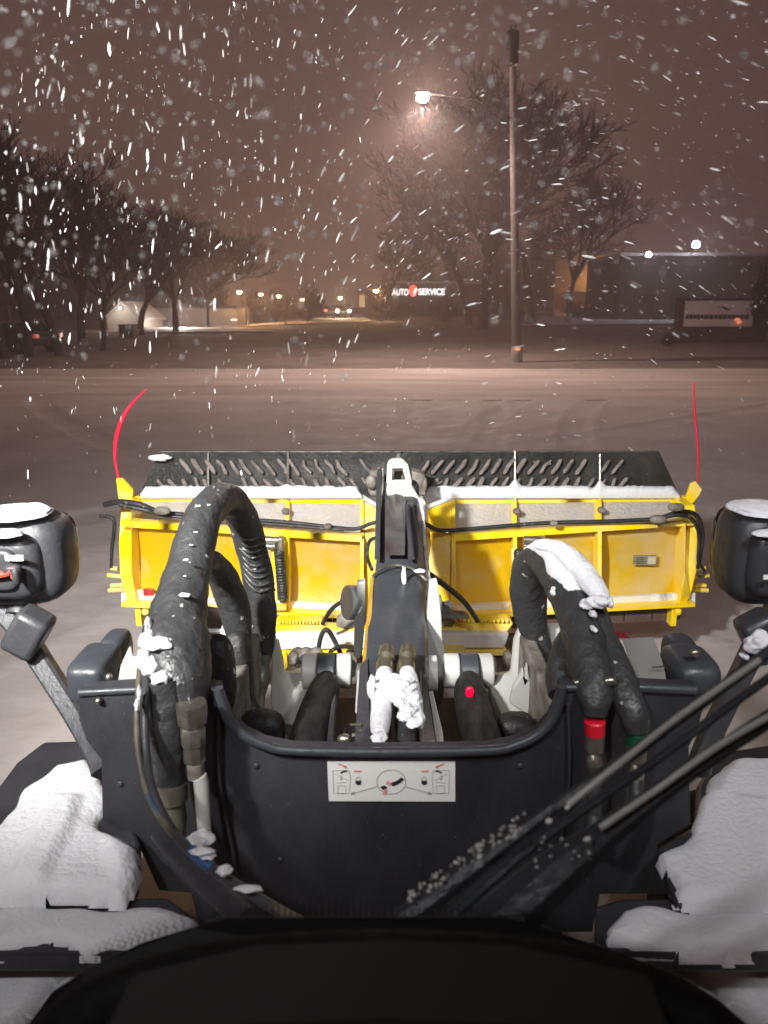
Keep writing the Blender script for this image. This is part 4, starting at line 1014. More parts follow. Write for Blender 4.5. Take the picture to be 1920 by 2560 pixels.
bm = NB(); rod(bm, at(1018, 1265, 3.45), at(1030, 1395, 3.05), .012, 10); link('side_tube', bm, blackplas, inner)
# yellow guards beside the boom
bm = NB(); pplate(bm, [(926, 1450, 3.0), (934, 1450, 3.0), (922, 1660, 2.4), (905, 1668, 2.4)], 2.7, .03); pplate(bm, [(1044, 1470, 3.0), (1052, 1470, 3.0), (1062, 1660, 2.42), (1052, 1660, 2.42)], 2.7, .03); link('boom_guard', bm, mat('dull_yellow', (.40, .24, .04), .5, var=.5), bo, split=True)
# white lever with a window at the boom head
bm = NB(); Yh = 3.72
def bar(bm, a, b, w, Y, th=.04):
    A, B = at(*a, Y), at(*b, Y); d = (B - A); n = Vector((-d.z, 0, d.x)).normalized() * w / 2 * mpp(Y)
    prism(bm, [A - n, B - n, B + n, A + n], (0, th, 0))
for a, b, w in (((975, 1160), (973, 1212), 14), ((1012, 1160), (1024, 1212), 15), ((968, 1212), (1030, 1211), 18)): bar(bm, a, b, w, Yh)
pplate(bm, [(967, 1172), (970, 1156), (980, 1149), (1006, 1149), (1016, 1157), (1020, 1172)], Yh - .004, .048)
link('head_lever', bm, mat('frosted_white', (.60, .62, .54), .6, bump=.3, bscale=50), inner, bevel=.012)
bm = NB(); pplate(bm, [(966, 1222), (1034, 1222), (1048, 1246), (1062, 1252), (1066, 1262), (1060, 1268), (1012, 1270), (1006, 1250), (994, 1240), (978, 1238), (967, 1240)], Yh - .06, .1); link('head_cap', bm, MATS['frosted_white'], inner, bevel=.01)
bm = NB(); pplate(bm, [(982, 1178), (1006, 1178), (1008, 1200), (984, 1200)], Yh + .12, .02); rod(bm, at(994, 1150, Yh + .02), at(998, 1138, Yh + .1), .012, 8); link('head_pin', bm, mudsteel, inner)
# hanging frosted cable and weight
hose('frosted_cable', [(1055, 1262, 3.6, 12), (1060, 1320, 3.5, 10), (1064, 1390, 3.35, 11), (1070, 1440, 3.25, 14), (1066, 1500, 3.1, 18)], mat('frosted_cable', (.5, .5, .48), .7, var=.8, vscale=30, var_col=(.2, .2, .2), bump=.6, bscale=60), L, 8, 10, wr=.3, wf=50)
bm = NB(); superell(bm, at(1072, 1528, 3.02), (.045, .05, .125), .8, 16, 12); link('lock_handle', bm, mat('frosted_cable', (.5, .5, .48)), L)
bm = NB(); superell(bm, at(1088, 1522, 3.08), (.06, .05, .13), .5, 16, 12); link('lock_bracket', bm, mat('bluegrey_paint', (.16, .19, .20), .5), L)
# pair of hose fittings on the boom base
for fx in (966, 1018):
    bm = NB(); Yf = 2.32
    P = [(fx + 1, 1625, Yf + .05, 34), (fx, 1640, Yf + .02, 42), (fx, 1648, Yf, 44), (fx - 2, 1652, Yf, 36), (fx - 3, 1665, Yf - .02, 46), (fx - 4, 1700, Yf - .07, 48), (fx - 6, 1740, Yf - .13, 48)]
    sweep(bm, W4([(a, b - 4, c_ - .04, w) for a, b, c_, w in P]), 18); f1 = link('hose_fitting', bm, mat('brass_grey', (.30, .28, .20), .3, metal=.8, var=.5, vscale=15), bo)
for fx, w in ((955, 44), (1020, 50)):
    hose('boom_hose', [(fx + 6, 1720, 2.12, w), (fx, 1780, 2.0, w), (fx - 4, 1850, 1.86, w), (fx - 4, 1900, 1.8, w)], sleeve, bo, 5, 12, wr=.08)
# snow on the boom base
pts = cr(W4([(962, 1686, 2.18, 50), (957, 1740, 2.06, 52), (952, 1800, 1.92, 50), (948, 1852, 1.80, 50)]), 10)
bm = NB(); snowcap(bm, pts, 0, 30, 1.6, .28)
pts = cr(W4([(1018, 1686, 2.18, 52), (1024, 1730, 2.08, 56), (1034, 1780, 1.95, 50), (1042, 1820, 1.86, 44)]), 10); snowcap(bm, pts, 0, 30, 1.35, .22)
for a in ((988, 1706, 2.06, 84, 40, 1), (992, 1736, 2.0, 70, 40, 2), (990, 1720, 2.02, 100, 46, 12), (1040, 1760, 1.96, 30, 50, 14), (1020, 1776, 1.90, 40, 26, 15), (930, 1720, 2.05, 26, 60, 16), (1050, 1800, 1.86, 24, 44, 17), (1012, 1790, 1.88, 36, 20, 3), (1034, 1806, 1.85, 40, 16, 4), (948, 1845, 1.78, 40, 26, 5), (1000, 1756, 1.96, 30, 20, 8)): lump(bm, *a[:5], .025, a[5])
lump(bm, 1010, 1440, 2.96, 12, 50, .01, 9); lump(bm, 1050, 1428, 3.0, 30, 10, .012, 3)
link('boom_snow', bm, snow, bo, split=True)
# base shoulders of boom
bm = NB(); pplate(bm, [(900, 1680, 2.3), (918, 1660, 2.35), (925, 1870, 1.84), (886, 1870, 1.84), (893, 1760, 2.08)], 2, .05); pplate(bm, [(1052, 1668, 2.35), (1062, 1680, 2.3), (1082, 1790, 2.0), (1092, 1870, 1.84), (1050, 1870, 1.84)], 2, .05); link('boom_cheek', bm, greysteel, bo, bevel=.008, split=True)
# white lift links
bm = NB()
A = at(868, 1505, 3.1); rod(bm, at(866, 1506, 3.1), at(892, 1506, 3.12), .075, 24)
pplate(bm, [(892, 1458), (914, 1454), (914, 1540), (905, 1640), (896, 1650), (884, 1640), (886, 1540), (892, 1530)], 3.05, .05); link('lift_link', bm, whitepaint, L, bevel=.006)
bm = NB(); pplate(bm, [(1074, 1458), (1094, 1454), (1104, 1540), (1106, 1600), (1115, 1640), (1118, 1680), (1106, 1760), (1090, 1770), (1070, 1700), (1066, 1560)], 2.75, .05); link('lift_link', bm, whitepaint, L, bevel=.008)
bm = NB(); rod(bm, at(1064, 1684, 2.5), at(1092, 1684, 2.5), .065, 20); pplate(bm, [(1070, 1740, 2.2), (1084, 1738, 2.2), (1108, 1840, 1.95), (1112, 1870, 1.9), (1094, 1870, 1.9), (1074, 1790, 2.1)], 2.1, .03); link('link_spacer', bm, whitepaint, L, bevel=.003, split=True)
bm = NB(); pplate(bm, [(893, 1690), (898, 1690), (896, 1790), (888, 1780)], 2.3, .04); link('link_spacer', bm, whitepaint, L, split=True)
for sgn, cx in ((-1, 817), (1, 1172)):
    Yc = 2.5; k = mpp(Yc); c = at(cx, 1683, Yc); w = 23 * k
    bm = NB(); rod(bm, c + Vector((-w * 1.05 - .055, .02, 0)), c + Vector((-w * 1.05, .02, 0)), .062, 24); rod(bm, c + Vector((w * 1.05, .02, 0)), c + Vector((w * 1.05 + .055, .02, 0)), .062, 24)
    link('pivot_hub', bm, whitepaint, L, bevel=.006, split=True)
    bm = NB(); c0 = at(cx, 1652, Yc + .02); rod(bm, c + Vector((-w * .98, .0, 0)), c + Vector((w * .98, 0, 0)), .073, 24)
    lc = link('cylinder_head', bm, greysteel, L, bevel=.004)
    bx_ = cx - 55 if sgn < 0 else cx + 30
    bm = NB(); sweep(bm, cr(W4([(cx, 1700, 2.44, 50), (cx - 6 if sgn < 0 else cx + 2, 1726, 2.34, 78), ((cx + bx_) / 2, 1790, 2.15, 92), (bx_ + 6, 1860, 1.95, 98), (bx_, 1920, 1.85, 100)]), 6), 22); link('lift_cylinder', bm, mat('cyl_black', (.010, .010, .012), .6, bump=.3, bscale=40, var=.8, vscale=9, var_col=(.035, .034, .03), stretch=(4, 1, .5), spec=.15), L)
    bm = NB(); rod(bm, at(cx + 16, 1725, 2.3), at((cx + bx_) / 2 + 36, 1865, 1.92), .011, 8); link('cylinder_pipe', bm, blackplas, L)
bm = NB(); superell(bm, at(1174, 1730, 2.17), (.026, .015, .036), .8, 16, 10); link('red_reflection', bm, mat('red_reflection', (.35, .0, .02), .4, emit=(1, .0, .045), estr=.9), L)  # glowing blob stands in for an LED reflected in the windscreen
# white cast pods left and right of the well
def pod(P, Yt, Yb):
    bm = NB(); ymin = min(p[1] for p in P); ymax = max(p[1] for p in P)
    w = [at(a, b, Yt + (Yb - Yt) * (b - ymin) / (ymax - ymin)) for a, b in P]; prism(bm, w, (0, .06, -.02)); return link('hitch_casting', bm, whitepaint, L, bevel=.014)
pod([(680, 1600), (692, 1600), (704, 1650), (706, 1682), (776, 1682), (790, 1700), (772, 1780), (740, 1850), (700, 1830), (676, 1760)], 2.75, 2.25)
pod([(1230, 1686), (1280, 1684), (1288, 1600), (1304, 1560), (1330, 1562), (1350, 1600), (1352, 1720), (1330, 1790), (1286, 1840), (1240, 1830), (1222, 1760)], 2.75, 2.25)
bm = NB(); pplate(bm, [(1285, 1715), (1302, 1690), (1308, 1672), (1312, 1690), (1318, 1660), (1325, 1700), (1340, 1730), (1320, 1790), (1275, 1760)], 2.28, .03); link('casting_rib', bm, whitepaint, L, bevel=.008)
bm = NB(); pplate(bm, [(550, 1575), (570, 1575), (600, 1760), (580, 1780)], 2.5, .05); pplate(bm, [(1375, 1572), (1410, 1572), (1396, 1640), (1390, 1720), (1378, 1720)], 2.5, .05); link('white_side_strip', bm, whitepaint, L, split=True)
bm = NB(); rod(bm, at(520, 1577, 2.8), at(572, 1579, 2.8), .010, 8); rod(bm, at(622, 1570, 2.8), at(642, 1570, 2.8), .010, 8); rod(bm, at(1412, 1575, 2.8), at(1446, 1580, 2.8), .012, 8); link('white_rail', bm, whitepaint, L, split=True)
bm = NB(); pplate(bm, [(505, 1520), (560, 1530), (600, 1575), (520, 1578)], 2.9, .03); pplate(bm, [(1398, 1580), (1420, 1575), (1416, 1690), (1396, 1690)], 2.6, .03); link('frame_bracket', bm, brownsteel, L, split=True)
bm = NB(); superell(bm, at(595, 1680, 2.3), (.10, .12, .3), .7); superell(bm, at(655, 1830, 2.1), (.14, .1, .14), .7); superell(bm, at(545, 1690, 2.0), (.10, .1, .25), .7); superell(bm, at(1440, 1680, 2.0), (.14, .1, .24), .7); superell(bm, at(1290, 1830, 2.1), (.12, .1, .12), .7); link('dark_bracket', bm, rubber, L, split=True)
bm = NB()
for q in ((862, 1848, 1.95, .022), (900, 1832, 1.93, .012)): superell(bm, at(*q[:3]), (q[3] * 2, .03, q[3] * 1.4), .9, 14, 8)
rod(bm, at(880, 1838, 1.92), at(905, 1838, 1.92), .006, 8); rod(bm, at(876, 1812, 1.95), at(902, 1811, 1.95), .004, 8); link('grease_fitting', bm, steel, L, split=True)

# ---------------- hose loops
AP = [(452, 1770, 1.66, 120), (448, 1720, 1.68, 158), (440, 1660, 1.72, 166), (440, 1590, 1.80, 160), (450, 1520, 1.88, 138), (470, 1430, 1.98, 112), (492, 1340, 2.08, 100), (520, 1275, 2.20, 92), (558, 1246, 2.35, 84), (594, 1272, 2.46, 80), (622, 1345, 2.53, 78), (644, 1440, 2.58, 76), (656, 1540, 2.60, 72), (656, 1620, 2.62, 58), (655, 1650, 2.62, 48)]
hose('hose_bundle', AP, sleeve, L, 10, 28, wr=.10, wf=15)
hose('hose_bundle', [(500, 1420, 2.1, 50), (530, 1410, 2.2, 66), (565, 1462, 2.3, 76), (590, 1540, 2.34, 78), (600, 1600, 2.34, 60), (604, 1660, 2.34, 58), (606, 1730, 2.32, 56), (640, 1800, 2.28, 50), (690, 1850, 2.2, 44)], sleeve, L, 10, 22, wr=.09, wf=16)
# corrugated folds on the far leg
bm = NB(); pts = cr(W4(AP), 20); n0 = len(pts)
for f_ in range(9):
    i = int(n0 * (.70 + f_ * .012)); P = Vector(pts[i][:3]); r = pts[i][3] * 1.03; ring = []
    for k_ in range(17):
        a = math.pi * k_ / 16; ring.append((*(P + Vector((math.cos(a) * r, -math.sin(a) * r, -.03 * math.cos(a) + .012 * math.sin(3 * a)))), .005))
    sweep(bm, ring, 6)
link('sleeve_folds', bm, sleeve, L)
bm = NB(); sweep(bm, W4([(655, 1632, 2.60, 40), (655, 1655, 2.60, 44), (655, 1662, 2.6, 38), (654, 1690, 2.56, 46), (652, 1710, 2.54, 40), (648, 1730, 2.5, 36)]), 14); link('hose_fitting', bm, mat('zinc_dull', (.28, .27, .24), .4, metal=.7, var=.5, vscale=20), L)
hose('hydraulic_hose', [(648, 1728, 2.5, 34), (640, 1790, 2.4, 40), (650, 1850, 2.2, 44)], mudsteel, L, 5, 12)
# left vertical pair in front of the plate
hose('hose_bundle', [(408, 1700, 1.64, 90), (414, 1780, 1.62, 84), (420, 1860, 1.61, 84), (424, 1930, 1.60, 80), (428, 1962, 1.60, 76)], sleeve, L, 8, 22, wr=.10, wf=18)
bm = NB(); sweep(bm, W4([(428, 1955, 1.595, 80), (430, 2000, 1.59, 78), (432, 2006, 1.59, 60), (436, 2050, 1.58, 62), (440, 2085, 1.58, 46), (446, 2150, 1.57, 40)]), 20); link('hose_fitting', bm, mat('tan_metal', (.20, .19, .15), .45, metal=.5, var=.6, vscale=12), L)
bm = NB(); sweep(bm, W4([(478, 1758, 1.60, 78), (479, 1766, 1.60, 80), (480, 1806, 1.595, 74), (481, 1814, 1.595, 56), (482, 1822, 1.595, 64), (484, 1860, 1.59, 62), (485, 1864, 1.59, 54), (486, 1902, 1.585, 56)]), 8)
fz = link('hose_fitting', bm, steel, L)
bm = NB(); sweep(bm, W4([(488, 1905, 1.58, 44), (492, 1942, 1.58, 44)]), 14); link('fitting_neck', bm, mudsteel, fz)
bm = NB(); sweep(bm, W4([(498, 1942, 1.57, 38), (502, 1950, 1.57, 38), (512, 2088, 1.55, 34)]), 16); link('white_rod', bm, whitepaint, L)
bm = NB(); lump(bm, 505, 2098, 1.50, 60, 28, .03, 1); lump(bm, 470, 2108, 1.52, 40, 14, .02, 3); lump(bm, 425, 2100, 1.5, 44, 12, .02, 7); link('snow_clumps', bm, snow, L, split=True)
# clamp and snow lump at the left hose base
bm = NB(); lump(bm, 392, 1608, 1.68, 80, 26, .03, 1); lump(bm, 368, 1600, 1.7, 36, 40, .03, 2); lump(bm, 380, 1668, 1.66, 48, 60, .03, 11); lump(bm, 404, 1694, 1.62, 46, 34, .025, 13); lump(bm, 366, 1632, 1.68, 26, 50, .02, 31)
lump(bm, 372, 1570, 1.74, 16, 56, .02, 5); lump(bm, 352, 1652, 1.68, 20, 50, .02, 6); lump(bm, 462, 1488, 1.81, 28, 9, .010, 8); lump(bm, 465, 1400, 1.90, 16, 5, .005, 9)
for i, q in enumerate(((478, 1362, 1.97, 16, 6), (488, 1330, 2.02, 20, 7), (462, 1440, 1.88, 12, 6), (520, 1262, 2.13, 20, 6), (540, 1240, 2.24, 40, 5), (480, 1560, 1.76, 18, 7), (500, 1600, 1.76, 22, 6))): lump(bm, q[0], q[1], q[2], q[3] * .7, q[4] * .45, .003, i + 20)
link('snow_clumps', bm, snow, L, split=True)
bm = NB(); pplate(bm, [(380, 1680), (428, 1710), (430, 1730), (405, 1752), (378, 1748)], 1.62, .05); link('hose_clamp', bm, greyplas, L, bevel=.01, split=True)
# cables at the left, one with blue tape
hose('cable', [(352, 1640, 1.72, 14), (346, 1720, 1.62, 16), (342, 1800, 1.56, 16), (346, 1880, 1.5, 17), (362, 1960, 1.44, 18), (400, 2040, 1.36, 20), (460, 2110, 1.28, 22), (560, 2190, 1.18, 24), (690, 2270, 1.08, 26), (780, 2320, 1.02, 28)], mat('dirty_cable', (.045, .04, .033), .5, var=.8, vscale=14, var_col=(.16, .14, .10)), L, 10, 10)
hose('cable', [(360, 1640, 1.74, 18), (364, 1720, 1.60, 20), (362, 1800, 1.56, 20), (366, 1890, 1.5, 20), (380, 1970, 1.42, 22), (420, 2060, 1.34, 24), (490, 2140, 1.24, 26), (600, 2220, 1.14, 28), (740, 2300, 1.05, 30)], blackplas, L, 10, 12)
hose('blue_tape', [(378, 1985, 1.415, 24), (392, 2015, 1.385, 25), (404, 2035, 1.365, 25)], bluep, L, 4, 12)
hose('blue_tape', [(480, 2125, 1.245, 28), (508, 2152, 1.215, 29), (532, 2170, 1.20, 29)], bluep, L, 4, 12)
bm = NB(); lump(bm, 505, 2128, 1.20, 60, 10, .01, 4); lump(bm, 562, 2176, 1.15, 38, 16, .012, 5); lump(bm, 520, 2140, 1.2, 40, 12, .01, 8)
lump(bm, 620, 2222, 1.10, 70, 8, .008, 6); lump(bm, 344, 1765, 1.54, 14, 34, .01, 8); lump(bm, 350, 1740, 1.56, 12, 60, .01, 9); link('snow_clumps', bm, snow, L, split=True)
hose('hydraulic_hose', [(400, 2080, 1.5, 50), (450, 2140, 1.42, 56), (530, 2220, 1.3, 60), (620, 2300, 1.2, 64)], blackplas, L, 6, 14)
hose('hydraulic_hose', [(440, 2120, 1.5, 30), (500, 2190, 1.38, 34), (600, 2290, 1.24, 38)], greyplas, L, 6, 12)

# right hose loop
CP = [(1487, 1795, 1.66, 54), (1486, 1740, 1.69, 92), (1474, 1670, 1.76, 108), (1460, 1600, 1.84, 104), (1438, 1530, 1.94, 96), (1412, 1468, 2.06, 98), (1384, 1418, 2.2, 94), (1352, 1398, 2.34, 82), (1326, 1424, 2.42, 92), (1322, 1490, 2.46, 92), (1330, 1560, 2.47, 74), (1346, 1600, 2.47, 60), (1362, 1660, 2.46, 62), (1366, 1730, 2.42, 60), (1340, 1790, 2.34, 56), (1300, 1824, 2.26, 50)]
hose('hose_bundle', CP, sleeve, L, 10, 26, wr=.08, wf=15)
hose('hose_bundle', [(1592, 1832, 1.64, 60), (1582, 1780, 1.66, 80), (1552, 1710, 1.72, 82), (1526, 1640, 1.80, 78), (1500, 1580, 1.88, 68), (1480, 1510, 1.96, 60), (1450, 1460, 2.06, 50)], sleeve, L, 10, 22, wr=.08, wf=15)
hose('hose_bundle', [(1400, 1740, 1.78, 60), (1404, 1680, 1.84, 80), (1420, 1620, 1.9, 80), (1446, 1570, 1.96, 60)], sleeve, L, 8, 20, wr=.1)
pts = cr(W4(CP), 10)
bm = NB(); snowcap(bm, pts, 42, 76, 1.05, .22, off=.1)
pts2 = cr(W4([(1345, 1380, 2.28, 60), (1400, 1392, 2.16, 62), (1450, 1440, 2.04, 66), (1490, 1490, 1.94, 60), (1515, 1520, 1.88, 40)]), 10); snowcap(bm, pts2, 0, 40, 1.2, .35)
for i, q in enumerate(((1498, 1505, 1.86, 60, 30), (1468, 1512, 1.88, 36, 24), (1524, 1506, 1.86, 18, 28), (1482, 1535, 1.84, 18, 14), (1484, 1572, 1.80, 16, 12), (1390, 1480, 2.0, 30, 26), (1398, 1455, 2.02, 24, 18))): lump(bm, *q, .02, i)
link('hose_snow', bm, snow, L)
bm = NB(); superell(bm, at(1442, 1706, 1.70), (.020, .015, .014), .9, 10, 8); superell(bm, at(1525, 1703, 1.68), (.035, .02, .022), .8, 10, 8); link('hose_clamp', bm, steel, L, split=True)
def coupling(px, py, col, Y):
    bm = NB(); sweep(bm, W4([(px, py, Y, 46), (px, py + 3, Y, 52), (px, py + 33, Y, 50), (px, py + 36, Y, 44)]), 20); link('coupling_sleeve', bm, col, L)
    bm = NB(); sweep(bm, W4([(px, py + 35, Y, 48), (px, py + 38, Y, 51), (px - 1, py + 76, Y - .005, 48), (px - 1, py + 80, Y - .005, 34), (px - 2, py + 90, Y - .01, 32), (px - 2, py + 94, Y - .01, 43), (px - 2, py + 112, Y - .01, 43), (px - 2, py + 116, Y - .01, 36), (px - 2, py + 130, Y - .01, 38)]), 18); link('quick_coupling', bm, steel, L)
coupling(1487, 1800, redp, 1.655); coupling(1592, 1826, greenp, 1.645)
hose('hydraulic_hose', [(1485, 1925, 1.64, 34), (1486, 1990, 1.62, 36), (1484, 2050, 1.6, 38), (1470, 2110, 1.55, 36)], sleeve, L, 6, 12, wr=.06)
hose('hydraulic_hose', [(1590, 1950, 1.63, 34), (1588, 2000, 1.6, 36), (1560, 2050, 1.56, 38), (1500, 2110, 1.5, 36)], sleeve, L, 6, 12, wr=.06)
bm = NB(); superell(bm, at(1468, 2098, 1.5), (.022, .02, .014), .9, 12, 8); link('hose_end', bm, snow, L)
# thin hoses on the hitch
for P in ([(795, 1652, 3.7, 10), (800, 1600, 3.7, 12), (816, 1574, 3.7, 12), (838, 1605, 3.7, 12), (866, 1668, 3.65, 11)], [(806, 1560, 3.8, 10), (830, 1522, 3.75, 11), (868, 1496, 3.7, 11)], [(825, 1630, 3.65, 10), (850, 1616, 3.6, 11), (890, 1620, 3.5, 12)],
          [(1070, 1434, 3.4, 16), (1110, 1462, 3.5, 15), (1160, 1504, 3.7, 14), (1194, 1552, 3.9, 12)], [(960, 1340, 3.5, 9), (925, 1352, 3.6, 9), (918, 1390, 3.6, 9), (930, 1424, 3.5, 9)]):
    hose('hydraulic_hose', P, rubber, L, 8, 10)

# ---------------- wipers
def wiper_arm(P, w=1.0):
    bm = NB(); sweep(bm, cr(W4(P), 6), 8); return link('wiper_arm', bm, mat('wiper_black', (.020, .022, .025), .38, bump=.2, bscale=60, spec=.25), L)
wiper_arm([(980, 2320, .80, 66), (1130, 2210, .82, 60), (1260, 2112, .84, 44), (1400, 2010, .86, 34), (1600, 1870, .89, 34), (1780, 1738, .92, 32), (2000, 1570, .95, 32)])
wiper_arm([(1120, 2300, .80, 30), (1300, 2140, .82, 26), (1480, 2010, .85, 24), (1640, 1900, .88, 24), (1830, 1760, .91, 24), (2000, 1640, .94, 24)])
wiper_arm([(1230, 2330, .78, 150), (1380, 2190, .80, 120), (1520, 2080, .82, 74), (1680, 1960, .84, 50), (1840, 1850, .86, 46), (2000, 1748, .88, 46)])
hose('wiper_blade', [(1420, 2012, .845, 17), (1560, 1900, .87, 17), (1700, 1790, .9, 17), (1900, 1650, .93, 17)], mat('blade_grey', (.22, .22, .21), .35), L, 6, 8)
hose('wiper_blade', [(1500, 2070, .80, 17), (1640, 1975, .82, 17), (1800, 1862, .84, 17), (1960, 1770, .86, 17)], mat('blade_grey', (.16, .16, .15)), L, 6, 8)
bm = NB(); rnd = random.Random(9)
for i in range(90):
    t = rnd.random(); x = 1020 + 300 * t; y = 2255 - 205 * t + rnd.uniform(-26, 10); lump(bm, x, y, .79, rnd.uniform(3, 9), rnd.uniform(3, 8), .0015, i)
for i in range(30): lump(bm, rnd.uniform(1330, 1480), rnd.uniform(2090, 2200), .79, rnd.uniform(3, 9), rnd.uniform(2, 5), .001, i)
for q in ((1372, 2052, 14, 12), (1418, 2018, 12, 10), (1378, 2190, 24, 12), (1468, 2098, 18, 12)): lump(bm, q[0], q[1], .79, q[2], q[3], .003, 3)
tag(link('frozen_drops', bm, mat('ice_grit', (.5, .5, .47), .5), L), kind='stuff')

# ---------------- cab: windscreen border with printed dots, dashboard
Yw = .74
edge_ = [(-300, 2700), (0, 2596), (70, 2560), (130, 2478), (220, 2420), (350, 2358), (480, 2318), (560, 2296), (900, 2292), (1270, 2294), (1400, 2332), (1560, 2385), (1700, 2440), (1800, 2500), (1880, 2570), (2000, 2640), (2300, 2720)]
bm = NB(); bot = [(2300, 3300), (-300, 3300)]
w = [at(a, b, Yw) for a, b in edge_] + [at(a, b, .52) for a, b in bot]; prism(bm, w, (0, .006, -.004))
ed = cr([(float(a), float(b)) for a, b in edge_[1:-1]], 24)
for row in range(5):
    acc = 0; last = None; off_ = 6 + row * 8.5; rad = (4.0, 3.5, 2.9, 2.3, 1.6)[row]; acc = (row % 2) * 4.5
    for (x, y) in ed:
        if last is not None:
            dx, dy = x - last[0], y - last[1]; L_ = math.hypot(dx, dy); acc += L_
            if acc > 9:
                acc -= 9; nx, ny = dy / L_, -dx / L_
                cpt = at(x + nx * off_, y + ny * off_, Yw); k_ = mpp(Yw) * rad
                prism(bm, [cpt + Vector((math.cos(a) * k_, 0, math.sin(a) * k_)) for a in [2 * math.pi * i / 7 for i in range(7)]], (0, .001, 0))
        last = (x, y)
wb = link('windscreen_border', bm, frit, L, smooth=False); wb['label'] = 'black printed border with fading dots at the bottom of the windscreen'
bm = NB(); DP = [(60, 2760, .50, 150), (150, 2600, .55, 150), (300, 2500, .58, 150), (560, 2432, .60, 150), (960, 2408, .61, 150), (1360, 2432, .60, 150), (1640, 2505, .58, 150), (1790, 2600, .55, 150), (1880, 2760, .5, 150)]
sweep(bm, cr(W4(DP), 6), 20); db = link('dashboard_hood', bm, cabin, L)
bm = NB(); prism(bm, [at(a, b, .5) for a, b in ((100, 2900), (250, 2640), (600, 2560), (960, 2545), (1320, 2560), (1700, 2640), (1850, 2900))], (0, .08, 0)); link('instrument_panel', bm, mat('dash_grey', (.012, .011, .011), .7, spec=.1), L)

# ---------------- work lights on the cab roof (outside the picture; they light the plough; the widest is an added near fill)
def work_light(loc, target, power, ang, blend, col=(1, .97, .90), size=.06):
    loc = Vector(loc); d = (Vector(target) - loc).normalized(); rot = d.to_track_quat('-Z', 'Y').to_matrix()
    bm = NB(); box(bm, loc - d * .05, (.16, .10, .09), rot); wl = link('work_light', bm, blackplas, L, bevel=.01)
    bm = NB(); rod(bm, loc - d * .08 + Vector((0, 0, -.02)), loc - d * .08 + Vector((0, -.1, -.25)), .015, 8); link('light_bracket', bm, blackplas, wl)
    bm = NB(); rod(bm, loc + d * .001, loc + d * .006, .04, 16); link('light_lens', bm, headw, wl)
    l = bpy.data.lights.new('work_light_lamp', 'SPOT'); l.energy = power; l.color = col; l.spot_size = R(ang); l.spot_blend = blend; l.shadow_soft_size = size
    o = bpy.data.objects.new('work_light_lamp', l); COL.objects.link(o); o.location = loc + d * .02 - L.location; o.rotation_euler = d.to_track_quat('-Z', 'Y').to_euler(); o.parent = L
    return o
work_light((-1.6, -.2, 3.5), (-.25, 6.0, 1.0), 2700, 71, 1.0, (1, .985, .97), .11)
work_light((.95, .45, 3.15), (.8, 5.2, .6), 150, 100, 1.0, (.95, .97, 1), .11)
work_light((-.75, -.35, 3.2), (-.5, 6, 1.6), 150, 142, .8, (.97, .98, 1))  # wide fill added to brighten close flakes, wipers and steps

# ---------------- falling snow
bm = NB(); rnd = random.Random(21)
def flake(c, r, L_, d, sub=0):
    d = d.normalized(); a = d.orthogonal().normalized(); b = d.cross(a)
    a0 = rnd.uniform(0, 1.5); a, b = a * math.cos(a0) + b * math.sin(a0), b * math.cos(a0) - a * math.sin(a0)
    v = [bm.verts.new(c + d * L_), bm.verts.new(c - d * L_)]
    rg = [[bm.verts.new(c + d * (t * L_) + (a * math.cos(q) + b * math.sin(q)) * r * rnd.uniform(.6, 1.15)) for q in (0, 1.26, 2.51, 3.77, 5.03)] for t in (.45, -.45)]
    for i in range(5):
        j = (i + 1) % 5; bm.faces.new((v[0], rg[0][i], rg[0][j])); bm.faces.new((v[1], rg[1][j], rg[1][i])); bm.faces.new((rg[0][i], rg[1][i], rg[1][j], rg[0][j]))
def windir(px, py):
    t = max(0, min(1, (px - 700) / 900)); up_ = max(0, min(1, 1 - py / 1100))
    ang = R(90 - 6) * (1 - t) + R(-18 - 20 * (1 - up_)) * t if px > 700 else R(84)
    if px < 960 and rnd.random() < .15: ang = R(rnd.uniform(50, 110))
    ang += R(rnd.gauss(0, 8)); return Vector((math.cos(ang), rnd.uniform(-.5, .5), math.sin(ang)))
N1 = 10000
for i in range(N1):
    px = rnd.uniform(-150, 2070); py = rnd.uniform(-100, 1250) if rnd.random() < .93 else rnd.uniform(1250, 1900)
    u = rnd.random(); Y = 1.3 + 15 * u ** 1.3
    c = at(px, py, Y)
    if c.z < .1: continue
    if Y < 5.2 and py > 1100 and rnd.random() < .8: continue
    if py > 780 and rnd.random() < .6: continue
    r = rnd.uniform(.0006, .0016) * (1 + Y * .12) * (1.5 if rnd.random() < .12 else 1); el = rnd.choice((1, 1.5, 3, 5, 8))
    flake(c, r, r * el, windir(px, py))
for i in range(520):                                  # big wet flakes close by, soft in the lens
    px = rnd.uniform(-50, 1500) if rnd.random() < .8 else rnd.uniform(1200, 1950); py = rnd.uniform(-50, 1000) * rnd.random() ** .35; Y = rnd.uniform(.5, 1.1)
    r = rnd.uniform(.0010, .0024); flake(at(px, py, Y), r, r * rnd.choice((1, 1, 1.3)), Vector((rnd.uniform(-1, 1), 0, 1)))
bm_keep = bm; bm = NB()
for i in range(230):
    if rnd.random() < .7: px, py = rnd.uniform(-40, 900), rnd.uniform(-40, 900)
    else: px, py = rnd.gauss(1060, 230), rnd.gauss(300, 200)
    r = rnd.uniform(.0012, .0030); flake(at(px, py, rnd.uniform(.62, 1.05)), r, r * rnd.choice((1, 1, 1.2, 1.6)), Vector((rnd.uniform(-1, 1), 0, 1)))
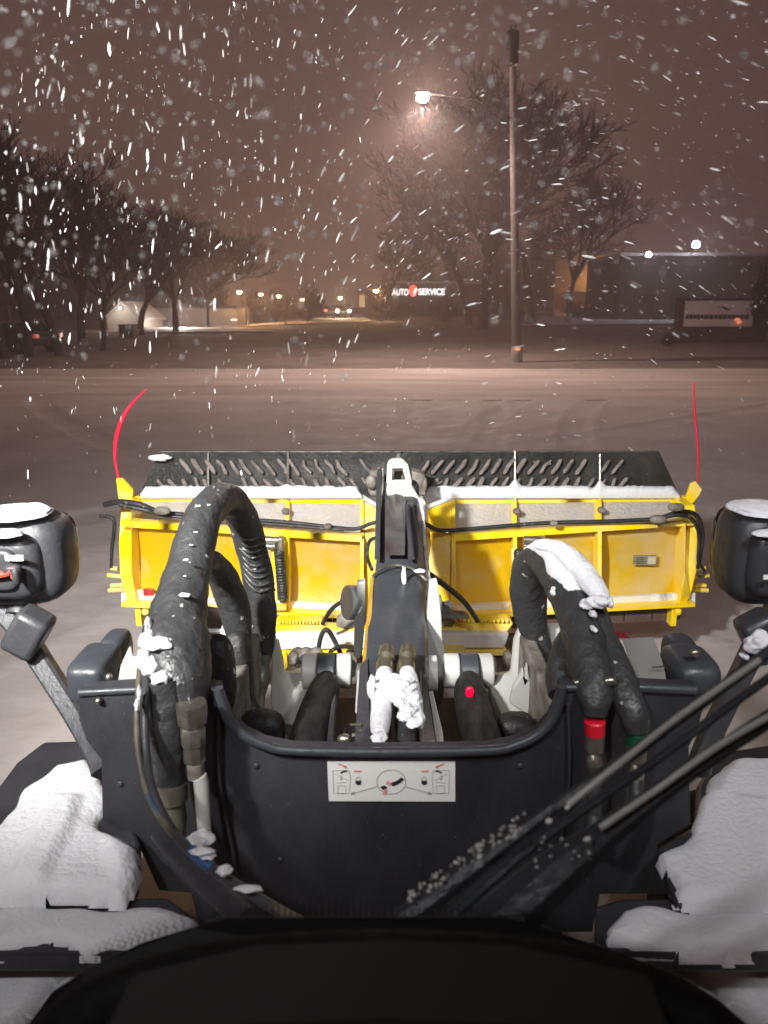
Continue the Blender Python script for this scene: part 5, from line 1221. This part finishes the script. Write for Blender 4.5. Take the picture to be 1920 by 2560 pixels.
wf_m = mat('wet_flake', (.42, .40, .385), .9); t = wf_m.node_tree; g_ = t.nodes.new('ShaderNodeNewGeometry'); tr_ = t.nodes.new('ShaderNodeBsdfTransparent'); mx_ = t.nodes.new('ShaderNodeMixShader')
mr_ = t.nodes.new('ShaderNodeMapRange'); mr_.inputs[3].default_value = .15; mr_.inputs[4].default_value = .75; t.links.new(g_.outputs['Random Per Island'], mr_.inputs[0]); t.links.new(mr_.outputs[0], mx_.inputs[0])
t.links.new(tr_.outputs[0], mx_.inputs[1]); t.links.new(t.nodes['Principled BSDF'].outputs[0], mx_.inputs[2]); t.links.new(mx_.outputs[0], t.nodes['Material Output'].inputs['Surface'])
tag(link('wet_snow', bm, wf_m), kind='stuff', label='soft round wet snowflakes drifting close in front of the cab'); bm = bm_keep
for i in range(46):                                   # bright elongated clumps
    left = rnd.random() < .6; px = rnd.uniform(30, 900) if left else rnd.uniform(1100, 1900); py = rnd.uniform(20, 950); Y = rnd.uniform(2.0, 3.6)
    r = rnd.uniform(.0022, .004); flake(at(px, py, Y), r, r * rnd.uniform(4, 7), windir(px, py))
fl_m = mat('snowflake', (.60, .585, .57), .9)
t = fl_m.node_tree; g_ = t.nodes.new('ShaderNodeNewGeometry'); tr_ = t.nodes.new('ShaderNodeBsdfTransparent'); mx_ = t.nodes.new('ShaderNodeMixShader')
mr_ = t.nodes.new('ShaderNodeMapRange'); mr_.inputs[1].default_value = 0; mr_.inputs[2].default_value = 1; mr_.inputs[3].default_value = .05; mr_.inputs[4].default_value = 1.0
pw_ = t.nodes.new('ShaderNodeMath'); pw_.operation = 'POWER'; pw_.inputs[1].default_value = 3.4      # most flakes are thin and let light through
t.links.new(g_.outputs['Random Per Island'], pw_.inputs[0]); t.links.new(pw_.outputs[0], mr_.inputs[0]); t.links.new(mr_.outputs[0], mx_.inputs[0])
t.links.new(tr_.outputs[0], mx_.inputs[1]); t.links.new(t.nodes['Principled BSDF'].outputs[0], mx_.inputs[2])
t.links.new(mx_.outputs[0], t.nodes['Material Output'].inputs['Surface'])
tag(link('falling_snow', bm, fl_m), kind='stuff', label='white snowflakes blowing through the night air')
